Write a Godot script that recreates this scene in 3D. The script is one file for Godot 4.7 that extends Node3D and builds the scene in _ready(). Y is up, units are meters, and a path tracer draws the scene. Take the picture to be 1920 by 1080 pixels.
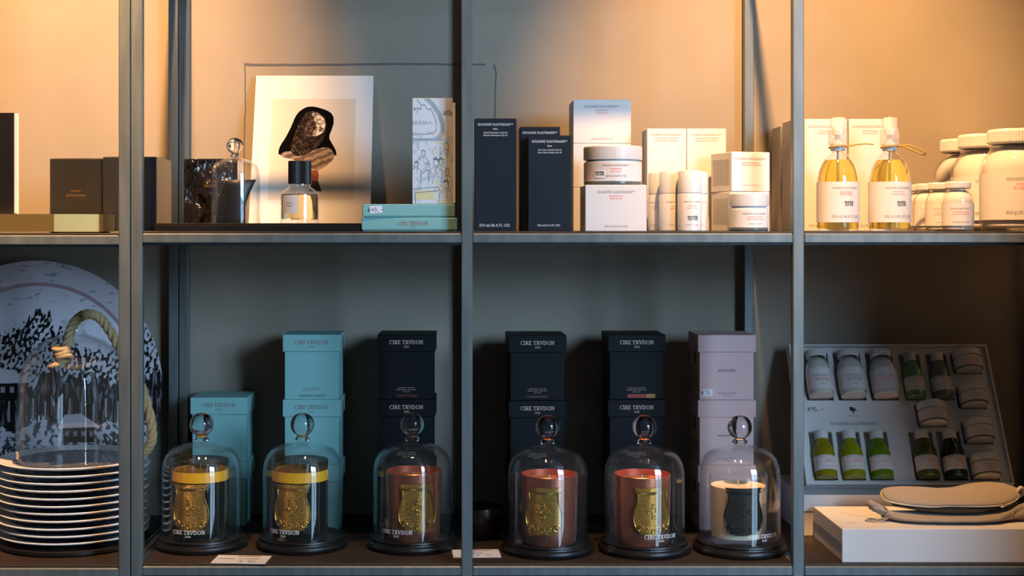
extends Node3D
# Units: "u" = 0.82 mm. Every mesh and offset below is written in u; K turns u into metres.
const K := 0.00082
const CAM := 2600.0    # distance of the eye from the front of the shelving, in u
const EYE := 1.45      # height of the eye in metres
const UP_TOP := -1.5   # top of the upper shelf board relative to the eye, in u
const LOW_TOP := -626.0
var M := {}
var cache := {}
var names := {}
var serif: SystemFont
var sans: SystemFont

# ---------------------------------------------------------------- helpers
func mat(color: Color, rough := 0.6, metal := 0.0) -> StandardMaterial3D:
	var m := StandardMaterial3D.new()
	m.albedo_color = color
	m.roughness = rough
	m.metallic = metal
	return m

func grain(m: StandardMaterial3D, a: Color, b: Color, freq: float, scale: Vector3, bump := 0.0, size := 256) -> StandardMaterial3D:
	var n := FastNoiseLite.new()
	n.seed = 7
	n.frequency = freq
	n.fractal_octaves = 4
	var t := NoiseTexture2D.new()
	t.width = size
	t.height = size
	t.seamless = true
	t.noise = n
	var g := Gradient.new()
	g.set_color(0, a)
	g.set_color(1, b)
	t.color_ramp = g
	m.albedo_color = Color.WHITE
	m.albedo_texture = t
	m.uv1_triplanar = true
	m.uv1_world_triplanar = true
	m.uv1_scale = scale
	if bump > 0.0:
		m.heightmap_enabled = true
		m.heightmap_texture = t
		m.heightmap_scale = bump
	return m

func thin_glass(alpha := 0.004, tint := Color(0.9, 0.95, 0.95)) -> StandardMaterial3D:
	var m := mat(Color(tint.r, tint.g, tint.b, alpha), 0.02)
	m.transparency = BaseMaterial3D.TRANSPARENCY_ALPHA
	return m

func solid_glass(tint: Color, alpha := 0.0, scale := 0.05, rough := 0.0) -> StandardMaterial3D:
	var m := mat(Color(tint.r, tint.g, tint.b, alpha), rough)
	m.refraction_enabled = true
	m.refraction_scale = scale
	return m

func begin() -> SurfaceTool:
	var st := SurfaceTool.new()
	st.begin(Mesh.PRIMITIVE_TRIANGLES)
	st.set_smooth_group(-1)
	return st

func tri(st: SurfaceTool, a: Vector3, b: Vector3, c: Vector3) -> void:   # counter-clockwise seen from outside
	st.add_vertex(a * K)
	st.add_vertex(c * K)
	st.add_vertex(b * K)

func face(st: SurfaceTool, pts: Array, mid: Vector3) -> void:            # a flat convex face turned away from mid
	var n: Vector3 = (pts[1] - pts[0]).cross(pts[2] - pts[0])
	var c := Vector3.ZERO
	for p in pts:
		c += p
	c /= pts.size()
	var order := pts.duplicate()
	if n.dot(c - mid) < 0.0:
		order.reverse()
	for i in range(1, order.size() - 1):
		tri(st, order[0], order[i], order[i + 1])

func done(st: SurfaceTool) -> ArrayMesh:
	st.generate_normals()
	return st.commit()

func add_box(st: SurfaceTool, at: Vector3, w: float, h: float, dp: float, b := 0.8) -> void:   # at = middle of the base
	var c := at + Vector3(0, h / 2, 0)
	var e := Vector3(w / 2, h / 2, dp / 2)
	b = minf(b, minf(e.x, minf(e.y, e.z)) * 0.9)
	var q := e - Vector3(b, b, b)
	for ax in 3:
		var u := (ax + 1) % 3
		var v := (ax + 2) % 3
		for s in [-1.0, 1.0]:
			var f := []
			for k in [[-1, -1], [1, -1], [1, 1], [-1, 1]]:
				var p := Vector3.ZERO
				p[ax] = s * e[ax]
				p[u] = k[0] * q[u]
				p[v] = k[1] * q[v]
				f.append(c + p)
			face(st, f, c)
			for s2 in [-1.0, 1.0]:                                       # the chamfer between the faces ax and u
				var g := []
				for k in [[0, -1], [0, 1], [1, 1], [1, -1]]:
					var p := Vector3.ZERO
					p[ax] = s * (e[ax] if k[0] == 0 else q[ax])
					p[u] = s2 * (q[u] if k[0] == 0 else e[u])
					p[v] = k[1] * q[v]
					g.append(c + p)
				face(st, g, c)
	for sx in [-1.0, 1.0]:
		for sy in [-1.0, 1.0]:
			for sz in [-1.0, 1.0]:
				face(st, [c + Vector3(sx * e.x, sy * q.y, sz * q.z), c + Vector3(sx * q.x, sy * e.y, sz * q.z), c + Vector3(sx * q.x, sy * q.y, sz * e.z)], c)

func box(w: float, h: float, dp: float, b := 0.8) -> ArrayMesh:
	var key := "box %.2f %.2f %.2f %.2f" % [w, h, dp, b]
	if not cache.has(key):
		var st := begin()
		add_box(st, Vector3.ZERO, w, h, dp, b)
		cache[key] = done(st)
	return cache[key]

func lathe(prof: Array, seg := 48, wob := 0.0, ribs := 0) -> ArrayMesh:   # prof: [radius, height] going up the outside, then down the inside
	var key := "lathe %s %d %d" % [str(prof), seg, ribs]
	if cache.has(key):
		return cache[key]
	var st := SurfaceTool.new()
	st.begin(Mesh.PRIMITIVE_TRIANGLES)
	var group := 0
	var run := 0.0
	for i in prof.size() - 1:
		var a := Vector2(prof[i][0], prof[i][1])
		var b := Vector2(prof[i + 1][0], prof[i + 1][1])
		if i > 0:
			var z := Vector2(prof[i - 1][0], prof[i - 1][1])
			if absf((a - z).angle_to(b - a)) > 0.6:
				group += 1
		st.set_smooth_group(-1 if ribs else group)
		var step := (b - a).length()
		for k in seg:
			var f0 := TAU * k / seg
			var f1 := TAU * (k + 1) / seg
			var w0 := 1.0 - (wob if ribs and k % 2 else 0.0)
			var w1 := 1.0 - (wob if ribs and (k + 1) % 2 else 0.0)
			var p00 := Vector3(a.x * w0 * sin(f0), a.y, a.x * w0 * cos(f0))
			var p01 := Vector3(a.x * w1 * sin(f1), a.y, a.x * w1 * cos(f1))
			var p10 := Vector3(b.x * w0 * sin(f0), b.y, b.x * w0 * cos(f0))
			var p11 := Vector3(b.x * w1 * sin(f1), b.y, b.x * w1 * cos(f1))
			if a.x > 0.001:
				tri(st, p00, p01, p11 if b.x > 0.001 else p10)
			if b.x > 0.001:
				tri(st, p00, p11, p10)
		run += step
	cache[key] = done(st)
	return cache[key]

func prism(poly: PackedVector2Array, depth: float) -> ArrayMesh:          # outline in x-y, front face at z = depth
	var st := begin()
	var pts := poly.duplicate()
	if Geometry2D.is_polygon_clockwise(pts):
		pts.reverse()
	var idx := Geometry2D.triangulate_polygon(pts)
	for i in range(0, idx.size(), 3):
		var a := pts[idx[i]]
		var b := pts[idx[i + 1]]
		var c := pts[idx[i + 2]]
		if (b - a).cross(c - a) < 0:
			var t := b
			b = c
			c = t
		tri(st, Vector3(a.x, a.y, depth), Vector3(b.x, b.y, depth), Vector3(c.x, c.y, depth))
		tri(st, Vector3(a.x, a.y, 0), Vector3(c.x, c.y, 0), Vector3(b.x, b.y, 0))
	for i in pts.size():
		var a := pts[i]
		var b := pts[(i + 1) % pts.size()]
		tri(st, Vector3(a.x, a.y, 0), Vector3(b.x, b.y, 0), Vector3(b.x, b.y, depth))
		tri(st, Vector3(a.x, a.y, 0), Vector3(b.x, b.y, depth), Vector3(a.x, a.y, depth))
	return done(st)

func add_tube(st: SurfaceTool, pts: Array, r: float, seg := 10, group := 1) -> void:
	st.set_smooth_group(group)
	var rings := []
	var side := Vector3.ZERO
	for i in pts.size():
		var t: Vector3 = (pts[mini(i + 1, pts.size() - 1)] - pts[maxi(i - 1, 0)]).normalized()
		if side == Vector3.ZERO:
			side = t.cross(Vector3(0.31, 0.2, 0.93)).normalized()
		side = (side - t * side.dot(t)).normalized()
		var up := t.cross(side)
		var ring := []
		for k in seg:
			var f := TAU * k / seg
			ring.append(pts[i] + (side * cos(f) + up * sin(f)) * r)
		rings.append(ring)
	for i in rings.size() - 1:
		for k in seg:
			var j := (k + 1) % seg
			tri(st, rings[i][k], rings[i][j], rings[i + 1][j])
			tri(st, rings[i][k], rings[i + 1][j], rings[i + 1][k])
	for e in [0, rings.size() - 1]:
		for k in seg:
			var j := (k + 1) % seg
			if e == 0:
				tri(st, pts[0], rings[0][j], rings[0][k])
			else:
				tri(st, pts[e], rings[e][k], rings[e][j])

func curve_points(ctrl: Array, n: int) -> Array:                          # a smooth line through the control points
	var out := []
	for i in n + 1:
		var f := float(i) / n * (ctrl.size() - 1)
		var k := mini(int(f), ctrl.size() - 2)
		var a: Vector3 = ctrl[maxi(k - 1, 0)]
		var b: Vector3 = ctrl[k]
		var c: Vector3 = ctrl[k + 1]
		var e: Vector3 = ctrl[mini(k + 2, ctrl.size() - 1)]
		out.append(b.cubic_interpolate(c, a, e, f - k))
	return out

func loft(rings: Array) -> ArrayMesh:                                     # rings: arrays of points, the ends closed
	var st := SurfaceTool.new()
	st.begin(Mesh.PRIMITIVE_TRIANGLES)
	st.set_smooth_group(1)
	var n: int = rings[0].size()
	for i in rings.size() - 1:
		for k in n:
			var j := (k + 1) % n
			tri(st, rings[i][k], rings[i][j], rings[i + 1][j])
			tri(st, rings[i][k], rings[i + 1][j], rings[i + 1][k])
	for e in [0, rings.size() - 1]:
		var c := Vector3.ZERO
		for p in rings[e]:
			c += p / n
		for k in n:
			var j := (k + 1) % n
			if e == 0:
				tri(st, c, rings[e][j], rings[e][k])
			else:
				tri(st, c, rings[e][k], rings[e][j])
	return done(st)

func quad_uv(w: float, h: float) -> ArrayMesh:                            # a printed sheet facing +z, its base in the middle
	var st := begin()
	for p in [[0, 0], [1, 1], [1, 0], [0, 0], [0, 1], [1, 1]]:
		st.set_uv(Vector2(p[0], 1.0 - p[1]))
		st.add_vertex(Vector3((p[0] - 0.5) * w, p[1] * h, 0) * K)
	return done(st)

func text_mesh(s: String, width: float, bold := false, radius := 0.0, plain := false) -> ArrayMesh:   # lettering of that width, middle at the origin, bent round a cylinder of that radius
	var key := "text %s %.2f %s %.2f %s" % [s, width, bold, radius, plain]
	if cache.has(key):
		return cache[key]
	var t := TextMesh.new()
	t.text = s
	t.font = sans if plain else serif
	t.font_size = 32
	t.depth = 0.0
	t.pixel_size = 0.01
	t.curve_step = 3.0
	var a := t.surface_get_arrays(0)
	var v: PackedVector3Array = a[Mesh.ARRAY_VERTEX]
	var lo := Vector3(1e9, 1e9, 0)
	var hi := -lo
	for p in v:
		lo = lo.min(p)
		hi = hi.max(p)
	var k := width / (hi.x - lo.x)
	var normals := PackedVector3Array()
	for i in v.size():
		var p := (v[i] - (lo + hi) / 2) * k
		if radius > 0.0:
			var f := p.x / radius
			v[i] = Vector3(radius * sin(f), p.y, radius * cos(f)) * K
			normals.append(Vector3(sin(f), 0, cos(f)))
		else:
			v[i] = Vector3(p.x, p.y, 0) * K
			normals.append(Vector3(0, 0, 1))
	var b := []
	b.resize(Mesh.ARRAY_MAX)
	b[Mesh.ARRAY_VERTEX] = v
	b[Mesh.ARRAY_NORMAL] = normals
	b[Mesh.ARRAY_INDEX] = a[Mesh.ARRAY_INDEX]
	var m := ArrayMesh.new()
	m.add_surface_from_arrays(Mesh.PRIMITIVE_TRIANGLES, b)
	cache[key] = m
	return m

const PEN := {
	"T": [[0, 1, .7, 1.05], [.35, 1, .3, 0]], "E": [[.6, .95, .1, .95, .05, 0, .6, .05], [.08, .5, .5, .55]], "S": [[.6, .9, .25, 1, .1, .75, .5, .45, .45, .1, .05, .05]],
	"R": [[.1, 0, .1, 1, .5, .9, .45, .6, .1, .5, .6, 0]], "€": [[.6, .9, .3, .95, .1, .5, .3, .05, .6, .1], [0, .6, .45, .6], [0, .42, .42, .42]], "4": [[.4, 1, .05, .4, .6, .4], [.45, .7, .4, 0]],
	"0": [[.3, 1, .08, .6, .2, .05, .5, .2, .55, .7, .3, 1]], "7": [[.05, .95, .6, .95, .25, 0]], "5": [[.55, 1, .15, 1, .1, .55, .5, .5, .5, .1, .05, .05]], "9": [[.55, .8, .3, 1, .1, .75, .3, .5, .55, .75, .5, 0]],
	"6": [[.5, 1, .15, .5, .2, .05, .5, .1, .5, .4, .15, .4]], ",": [[.2, .1, .1, -.2]], "-": [[.05, .4, .6, .42]], "1": [[.2, .8, .4, 1, .38, 0]],
	"O": [[.3, 1, .08, .6, .2, .05, .5, .2, .55, .7, .3, 1]], "L": [[.1, 1, .1, .05, .55, .05]], "A": [[0, 0, .3, 1, .6, 0], [.12, .4, .5, .4]], "C": [[.6, .85, .3, 1, .05, .5, .3, 0, .6, .15]], "N": [[.05, 0, .08, 1, .5, 0, .55, 1]], "I": [[.3, 1, .3, 0]], " ": [], "V": [[0, 1, .28, 0, .58, 1]], "H": [[.08, 1, .08, 0], [.55, 1, .52, 0], [.08, .5, .55, .52]],
}

func pen_mesh(s: String, height: float, wide := 0.12, radius := 0.0, squash := 1.0) -> ArrayMesh:   # handwriting in felt pen, middle at the origin
	var st := begin()
	var span := s.length() * 0.75
	for i in s.length():
		for line in PEN.get(s[i], []):
			for k in range(0, line.size() - 2, 2):
				var a := Vector2((line[k] + i * 0.75 - span / 2) * squash, line[k + 1] - 0.5) * height
				var b := Vector2((line[k + 2] + i * 0.75 - span / 2) * squash, line[k + 3] - 0.5) * height
				var side := (b - a).orthogonal().normalized() * wide * height / 2
				var ext := (b - a).normalized() * wide * height / 3
				var q := []
				for p in [a - ext + side, a - ext - side, b + ext - side, b + ext + side]:
					q.append(Vector3(p.x, p.y, 0) if radius <= 0.0 else Vector3(radius * sin(p.x / radius), p.y, radius * cos(p.x / radius)))
				face(st, q, Vector3(0, 0, -1e4) if radius <= 0.0 else Vector3(0, q[0].y, 0))
	return done(st)

func arc_sheet(r: float, half: float, y0: float, y1: float, thick := 0.5, seg := 20) -> ArrayMesh:   # a paper label round a cylinder
	var st := SurfaceTool.new()
	st.begin(Mesh.PRIMITIVE_TRIANGLES)
	for k in seg:
		var f0 := -half + 2 * half * k / seg
		var f1 := -half + 2 * half * (k + 1) / seg
		var a := Vector3(sin(f0), 0, cos(f0))
		var b := Vector3(sin(f1), 0, cos(f1))
		var lo := Vector3(0, y0, 0)
		var hi := Vector3(0, y1, 0)
		var q := r + thick
		st.set_smooth_group(1)
		tri(st, a * q + lo, b * q + lo, b * q + hi)
		tri(st, a * q + lo, b * q + hi, a * q + hi)
		st.set_smooth_group(-1)
		tri(st, a * q + hi, b * q + hi, b * r + hi)
		tri(st, a * q + hi, b * r + hi, a * r + hi)
		tri(st, a * r + lo, b * r + lo, b * q + lo)
		tri(st, a * r + lo, b * q + lo, a * q + lo)
	return done(st)

func crest_mesh(r: float, thick: float) -> ArrayMesh:                     # the vase-shaped plaque on a candle, bent round its glass
	var outline := [[0.0, 12.0], [2.5, 27.0], [6.0, 25.0], [9.0, 33.0], [14.0, 32.0], [20.0, 36.0], [32.0, 38.0], [44.0, 36.5], [56.0, 32.5], [68.0, 29.5], [77.0, 29.0], [80.0, 30.0], [81.0, 33.5], [84.0, 34.0], [85.0, 31.5], [87.0, 32.0], [88.0, 34.5], [91.0, 34.5]]
	var st := SurfaceTool.new()
	st.begin(Mesh.PRIMITIVE_TRIANGLES)
	var cols := 14
	for i in outline.size() - 1:
		for k in cols:
			var q := []
			for c in [[i, k], [i, k + 1], [i + 1, k + 1], [i + 1, k]]:
				var w: float = outline[c[0]][1]
				var x: float = w * (2.0 * c[1] / cols - 1.0)
				var proud := thick + (1.5 if c[0] >= 12 else 0.0)
				q.append([Vector3((r + proud) * sin(x / r), outline[c[0]][0], (r + proud) * cos(x / r)), Vector2(x / 22.0, outline[c[0]][0] / 22.0)])
			st.set_smooth_group(1)
			for t in [0, 2, 1, 0, 3, 2]:
				st.set_uv(q[t][1])
				st.add_vertex(q[t][0] * K)
		for s in [-1.0, 1.0]:
			var e := []
			for c in [[i, 0.0], [i + 1, 0.0], [i + 1, 1.0], [i, 1.0]]:
				var f: float = s * outline[c[0]][1] / r
				e.append(Vector3((r + thick * c[1]) * sin(f), outline[c[0]][0], (r + thick * c[1]) * cos(f)))
			st.set_smooth_group(-1)
			st.set_uv(Vector2.ZERO)
			face(st, e, Vector3(0, 40, r))
	return done(st)

func numbered(called: String) -> String:
	if not names.has(called):
		names[called] = 0
		return called
	names[called] += 1
	return "%s_%03d" % [called, names[called]]

func thing(called: String, label: String, category: String, at: Vector3, turn := 0.0, group := "") -> Node3D:   # at: metres
	var o := Node3D.new()
	o.name = numbered(called)
	add_child(o)
	o.position = at
	o.rotation_degrees.y = turn
	o.set_meta("label", label)
	o.set_meta("category", category)
	if group:
		o.set_meta("group", group)
	return o

func part(parent: Node3D, called: String, mesh: Mesh, m: Material, at := Vector3.ZERO, turn := Vector3.ZERO, label := "") -> MeshInstance3D:   # at: u
	var o := MeshInstance3D.new()
	o.name = called
	o.mesh = mesh
	o.material_override = m
	parent.add_child(o, true)
	o.position = at * K
	o.rotation_degrees = turn
	if label:
		o.set_meta("label", label)
	return o

func sc(d: float) -> float:
	return CAM / (CAM + d)

func spot(x: float, d: float, height: float) -> Vector3:                   # metres: where a thing stands whose middle shows at column x, d behind the front; height in u relative to the eye
	return Vector3((x - 862.0) / sc(d) * K, EYE + height * K, -d * K)

func structure(called: String, mesh: Mesh, m: Material, at := Vector3.ZERO, parent: Node3D = null) -> MeshInstance3D:
	var o := MeshInstance3D.new()
	o.name = called
	o.mesh = mesh
	o.material_override = m
	(parent if parent else self).add_child(o, true)
	o.position = at
	if parent == null:
		o.set_meta("kind", "structure")
	return o

func slab(x0: float, x1: float, y0: float, y1: float, z0: float, z1: float) -> ArrayMesh:   # metres
	var st := begin()
	add_box(st, Vector3((x0 + x1) / 2, y0, (z0 + z1) / 2) / K, (x1 - x0) / K, (y1 - y0) / K, (z1 - z0) / K, 0.5)
	return done(st)

# ---------------------------------------------------------------- camera, sky, lights
func set_stage() -> void:
	var cam := Camera3D.new()
	cam.name = "camera"
	cam.projection = Camera3D.PROJECTION_FRUSTUM                            # a shift lens: the shelves stay square to the frame
	cam.near = 0.05
	cam.far = 60.0
	cam.size = 0.05 * 1080.0 / CAM
	cam.frustum_offset = Vector2(98.0, -108.0) / CAM * 0.05
	add_child(cam)
	cam.position = Vector3(0, EYE, CAM * K)
	cam.current = true
	var sky := ProceduralSkyMaterial.new()
	sky.sky_top_color = Color(0.45, 0.62, 0.9)
	sky.sky_horizon_color = Color(0.75, 0.85, 0.97)
	sky.ground_bottom_color = Color(0.3, 0.3, 0.3)
	sky.ground_horizon_color = Color(0.5, 0.52, 0.55)
	sky.sky_energy_multiplier = 2.5
	var env := Environment.new()
	env.background_mode = Environment.BG_SKY
	env.sky = Sky.new()
	env.sky.sky_material = sky
	env.tonemap_mode = Environment.TONE_MAPPER_LINEAR
	env.tonemap_exposure = 1.0
	env.sdfgi_enabled = true
	env.ssao_enabled = true
	env.ssil_enabled = true
	var we := WorldEnvironment.new()
	we.name = "surroundings"
	we.environment = env
	add_child(we)
	for x in [2.05, 2.75]:                                                  # daylight in the two tall shop windows: sky above, the duller street below
		for half in [[2.27, 0.98, 7.2], [0.95, 1.58, 1.5]]:
			var a := AreaLight3D.new()
			a.name = "window_daylight"
			a.area_size = Vector2(0.58, half[1])
			a.light_color = Color(0.71, 0.87, 1.0)
			a.light_energy = half[2]
			a.area_range = 12.0
			a.shadow_enabled = true
			add_child(a, true)
			a.position = Vector3(x, half[0], 2.94)
	ceiling_spot(Vector3(-0.485, 2.76, 0.574), Vector3(-0.84, 1.60, -0.30), 29.0, 10.0, "black ceiling spotlight aimed at the left half of the shelves")
	ceiling_spot(Vector3(0.425, 2.76, 0.574), Vector3(0.635, 1.60, -0.30), 24.5, 8.3, "black ceiling spotlight aimed at the right half of the shelves")
	ceiling_spot(Vector3(0.0, 2.76, 0.43), Vector3(0.0, 0.95, 0.07), 19.0, 1.9, "black ceiling spotlight aimed steeply at the lower shelf")

func ceiling_spot(at: Vector3, aim: Vector3, angle: float, energy: float, label: String) -> void:
	var o := Node3D.new()
	o.name = numbered("ceiling_spotlight")
	add_child(o)
	o.set_meta("label", label)
	o.set_meta("category", "spotlight")
	o.set_meta("group", "ceiling spotlights")
	o.position = at
	var dir := (aim - at).normalized()
	var head := Node3D.new()
	head.name = "head"
	o.add_child(head)
	head.basis = Basis.looking_at(dir, Vector3(0, 0, 1))
	var black := mat(Color(0.06, 0.06, 0.06), 0.5)
	part(head, "housing", lathe([[0, 0], [40, 0], [42, 4], [42, 120], [40, 124], [36, 124], [36, 116], [0, 116]], 32), black, Vector3(0, 0, 126), Vector3(-90, 0, 0))
	var glow := mat(Color(1, 0.85, 0.6))
	glow.emission_enabled = true
	glow.emission = Color(1, 0.8, 0.55)
	glow.emission_energy_multiplier = 6.0
	part(head, "lamp_lens", lathe([[0, 0], [34, 0], [34, 2], [0, 2.5]], 32), glow, Vector3(0, 0, 8), Vector3(-90, 0, 0))
	part(o, "stem", lathe([[0, 0], [6, 0], [6, 240], [0, 240]], 12), black, Vector3(-dir.x, -dir.y, -dir.z) * 90.0)
	var l := SpotLight3D.new()
	l.name = "beam"
	l.light_color = Color(1.0, 0.76, 0.50)
	l.light_energy = energy
	l.light_size = 0.03
	l.spot_range = 8.0
	l.spot_attenuation = 2.0
	l.spot_angle = angle
	l.spot_angle_attenuation = 0.9
	l.shadow_enabled = true
	o.add_child(l)
	l.basis = Basis.looking_at(dir, Vector3(0, 0, 1))
	l.position = dir * 0.012

# ---------------------------------------------------------------- materials
func set_materials() -> void:
	serif = SystemFont.new()
	serif.font_names = PackedStringArray(["Droid Serif"])
	sans = SystemFont.new()
	sans.font_names = PackedStringArray(["Droid Sans"])
	M.wall = grain(mat(Color.WHITE, 0.75), Color(0.54, 0.50, 0.445), Color(0.575, 0.53, 0.475), 0.012, Vector3(1.3, 1.3, 1.3), 0.02)
	M.plain_wall = mat(Color(0.60, 0.59, 0.58), 0.85)
	M.ceiling = mat(Color(0.58, 0.57, 0.56), 0.9)
	M.floor = grain(mat(Color.WHITE, 0.5), Color(0.20, 0.15, 0.11), Color(0.30, 0.23, 0.17), 0.02, Vector3(1, 1, 6))
	M.seam = mat(Color(0.36, 0.36, 0.37), 0.9)
	M.steel = grain(mat(Color.WHITE, 0.45, 0.35), Color(0.37, 0.40, 0.40), Color(0.45, 0.48, 0.48), 0.03, Vector3(6, 0.8, 6))
	M.board = grain(mat(Color.WHITE, 0.5), Color(0.16, 0.125, 0.10), Color(0.215, 0.17, 0.135), 0.02, Vector3(2, 6, 12))
	M.dark_edge = mat(Color(0.07, 0.07, 0.075), 0.6)
	M.black_wood = grain(mat(Color.WHITE, 0.38), Color(0.045, 0.04, 0.04), Color(0.10, 0.09, 0.085), 0.03, Vector3(2, 14, 14), 0.02)
	M.glass = thin_glass()
	M.knob = solid_glass(Color(0.97, 0.98, 0.98))
	M.black_card = mat(Color(0.035, 0.033, 0.045), 0.45)
	M.film = mat(Color(0.10, 0.085, 0.09), 0.12)
	M.film.clearcoat_enabled = true
	M.film.clearcoat = 1.0
	M.film.clearcoat_roughness = 0.04
	var fn := FastNoiseLite.new()
	fn.seed = 3
	fn.frequency = 0.02
	var ft := NoiseTexture2D.new()
	ft.noise = fn
	ft.seamless = true
	M.film.heightmap_enabled = true
	M.film.heightmap_texture = ft
	M.film.heightmap_scale = 3.0
	M.film.uv1_triplanar = true
	M.film.uv1_world_triplanar = true
	M.film.uv1_scale = Vector3(1.5, 0.9, 1.5)
	M.gold_ink = mat(Color(0.80, 0.62, 0.28), 0.35, 0.8)
	M.brass = grain(mat(Color.WHITE, 0.40, 0.95), Color(0.80, 0.68, 0.42), Color(0.82, 0.70, 0.44), 0.05, Vector3(3, 30, 3))
	M.paper = mat(Color(0.84, 0.83, 0.82), 0.8)
	M.page = mat(Color(0.88, 0.84, 0.76), 0.9)
	M.teal = mat(Color(0.49, 0.70, 0.69), 0.65)
	M.red_ink = mat(Color(0.60, 0.26, 0.24), 0.6)
	M.rust_ink = mat(Color(0.45, 0.28, 0.27), 0.6)
	M.pale_ink = mat(Color(0.86, 0.74, 0.68), 0.5)
	M.navy = mat(Color(0.075, 0.11, 0.15), 0.6)
	M.navy.metallic_specular = 0.35
	M.black_box = mat(Color(0.035, 0.045, 0.06), 0.6)
	M.black_box.metallic_specular = 0.3
	M.white_ink = mat(Color(0.93, 0.93, 0.93), 0.6)
	M.grey_ink = mat(Color(0.42, 0.40, 0.40), 0.7)
	M.coral_ink = mat(Color(0.88, 0.38, 0.33), 0.7)
	M.white_card = mat(Color(0.81, 0.80, 0.795), 0.6)
	M.cream_card = mat(Color(0.80, 0.785, 0.76), 0.6)
	M.white_cap = mat(Color(0.80, 0.79, 0.78), 0.35)
	M.label_paper = mat(Color(0.82, 0.80, 0.79), 0.55)
	M.pen = mat(Color(0.06, 0.06, 0.08), 0.7)
	M.blue_pen = mat(Color(0.15, 0.17, 0.33), 0.7)
	M.sticker = mat(Color(0.90, 0.90, 0.92), 0.6)
	M.pink = mat(Color(0.80, 0.68, 0.68), 0.7)
	M.ink_black = mat(Color(0.12, 0.09, 0.10), 0.7)
	M.powder = mat(Color(0.80, 0.77, 0.74), 0.9)
	M.oil = solid_glass(Color(0.98, 0.88, 0.40), 0.12, 0.033, 0.02)
	M.perfume = solid_glass(Color(0.97, 0.91, 0.72), 0.0, 0.036)
	M.clear_plastic = thin_glass(0.30, Color(0.95, 0.9, 0.86))
	M.clear_plastic.roughness = 0.2
	M.cord = mat(Color(0.78, 0.55, 0.20), 0.8)
	M.ceramic = mat(Color(0.88, 0.87, 0.87), 0.18)
	M.rope = grain(mat(Color.WHITE, 0.95), Color(0.52, 0.44, 0.31), Color(0.76, 0.67, 0.50), 0.08, Vector3(16, 16, 16), 0.05)
	M.felt = grain(mat(Color.WHITE, 1.0), Color(0.50, 0.46, 0.41), Color(0.62, 0.57, 0.51), 0.15, Vector3(9, 9, 9), 0.05)
	M.felt.rim_enabled = true
	M.felt.rim = 0.4
	M.satin = mat(Color(0.72, 0.67, 0.60), 0.4)
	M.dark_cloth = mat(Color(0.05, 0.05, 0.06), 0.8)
	M.bronze = mat(Color(0.16, 0.12, 0.10), 0.3, 0.6)
	M.copper = grain(mat(Color.WHITE, 0.30, 0.85), Color(0.78, 0.46, 0.34), Color(0.90, 0.58, 0.45), 0.03, Vector3(8, 8, 8))
	M.copper_in = mat(Color(0.90, 0.50, 0.32), 0.35, 0.7)
	M.peach_wax = mat(Color(0.95, 0.52, 0.28), 0.6)
	M.green_glass = mat(Color(0.035, 0.06, 0.035), 0.06)
	M.green_rim = thin_glass(0.55, Color(0.05, 0.09, 0.04))
	M.amber_wax = mat(Color(0.86, 0.66, 0.14), 0.25)
	M.cream_wax = mat(Color(0.93, 0.86, 0.73), 0.6)
	M.red_strip = grain(mat(Color.WHITE, 0.5), Color(0.16, 0.04, 0.04), Color(0.88, 0.25, 0.17), 0.2, Vector3(10, 10, 10))
	M.gold_strip = grain(mat(Color.WHITE, 0.5), Color(0.30, 0.18, 0.05), Color(0.92, 0.66, 0.30), 0.2, Vector3(10, 10, 10))
	M.dim_strip = grain(mat(Color.WHITE, 0.5), Color(0.04, 0.045, 0.06), Color(0.40, 0.10, 0.12), 0.2, Vector3(10, 10, 10))
	M.wick = mat(Color(0.85, 0.82, 0.75), 0.9)
	M.gold = mat(Color(0.83, 0.66, 0.32), 0.27, 1.0)
	M.smooth_gold = mat(Color(0.83, 0.66, 0.32), 0.24, 1.0)
	M.smooth_black = mat(Color(0.03, 0.035, 0.04), 0.35)
	M.black_plaque = mat(Color(0.03, 0.035, 0.04), 0.4)
	var hex := Image.create_empty(256, 222, false, Image.FORMAT_RGBA8)
	for y in 222:
		for x in 256:
			var p := Vector2(x / 32.0, y / 27.75)
			var best := 9.0
			var second := 9.0
			for j in range(int(p.y) - 1, int(p.y) + 3):
				for i in range(int(p.x) - 1, int(p.x) + 3):
					var q := p.distance_to(Vector2(i + (0.5 if posmod(j, 2) else 0.0), j))
					if q < best:
						second = best
						best = q
					elif q < second:
						second = q
			var v := clampf((second - best) * 3.0, 0.0, 1.0)
			hex.set_pixel(x, y, Color(1 - v, 1 - v, 1 - v))
	var ht := ImageTexture.create_from_image(hex)
	for m in [M.gold, M.black_plaque]:
		m.heightmap_enabled = true
		m.heightmap_texture = ht
		m.heightmap_scale = 0.035

func printed(im: Image, rough := 0.7) -> StandardMaterial3D:
	var m := mat(Color.WHITE, rough)
	m.albedo_texture = ImageTexture.create_from_image(im)
	m.texture_repeat = false
	m.metallic_specular = 0.5 if rough < 0.5 else 0.15
	return m

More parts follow.
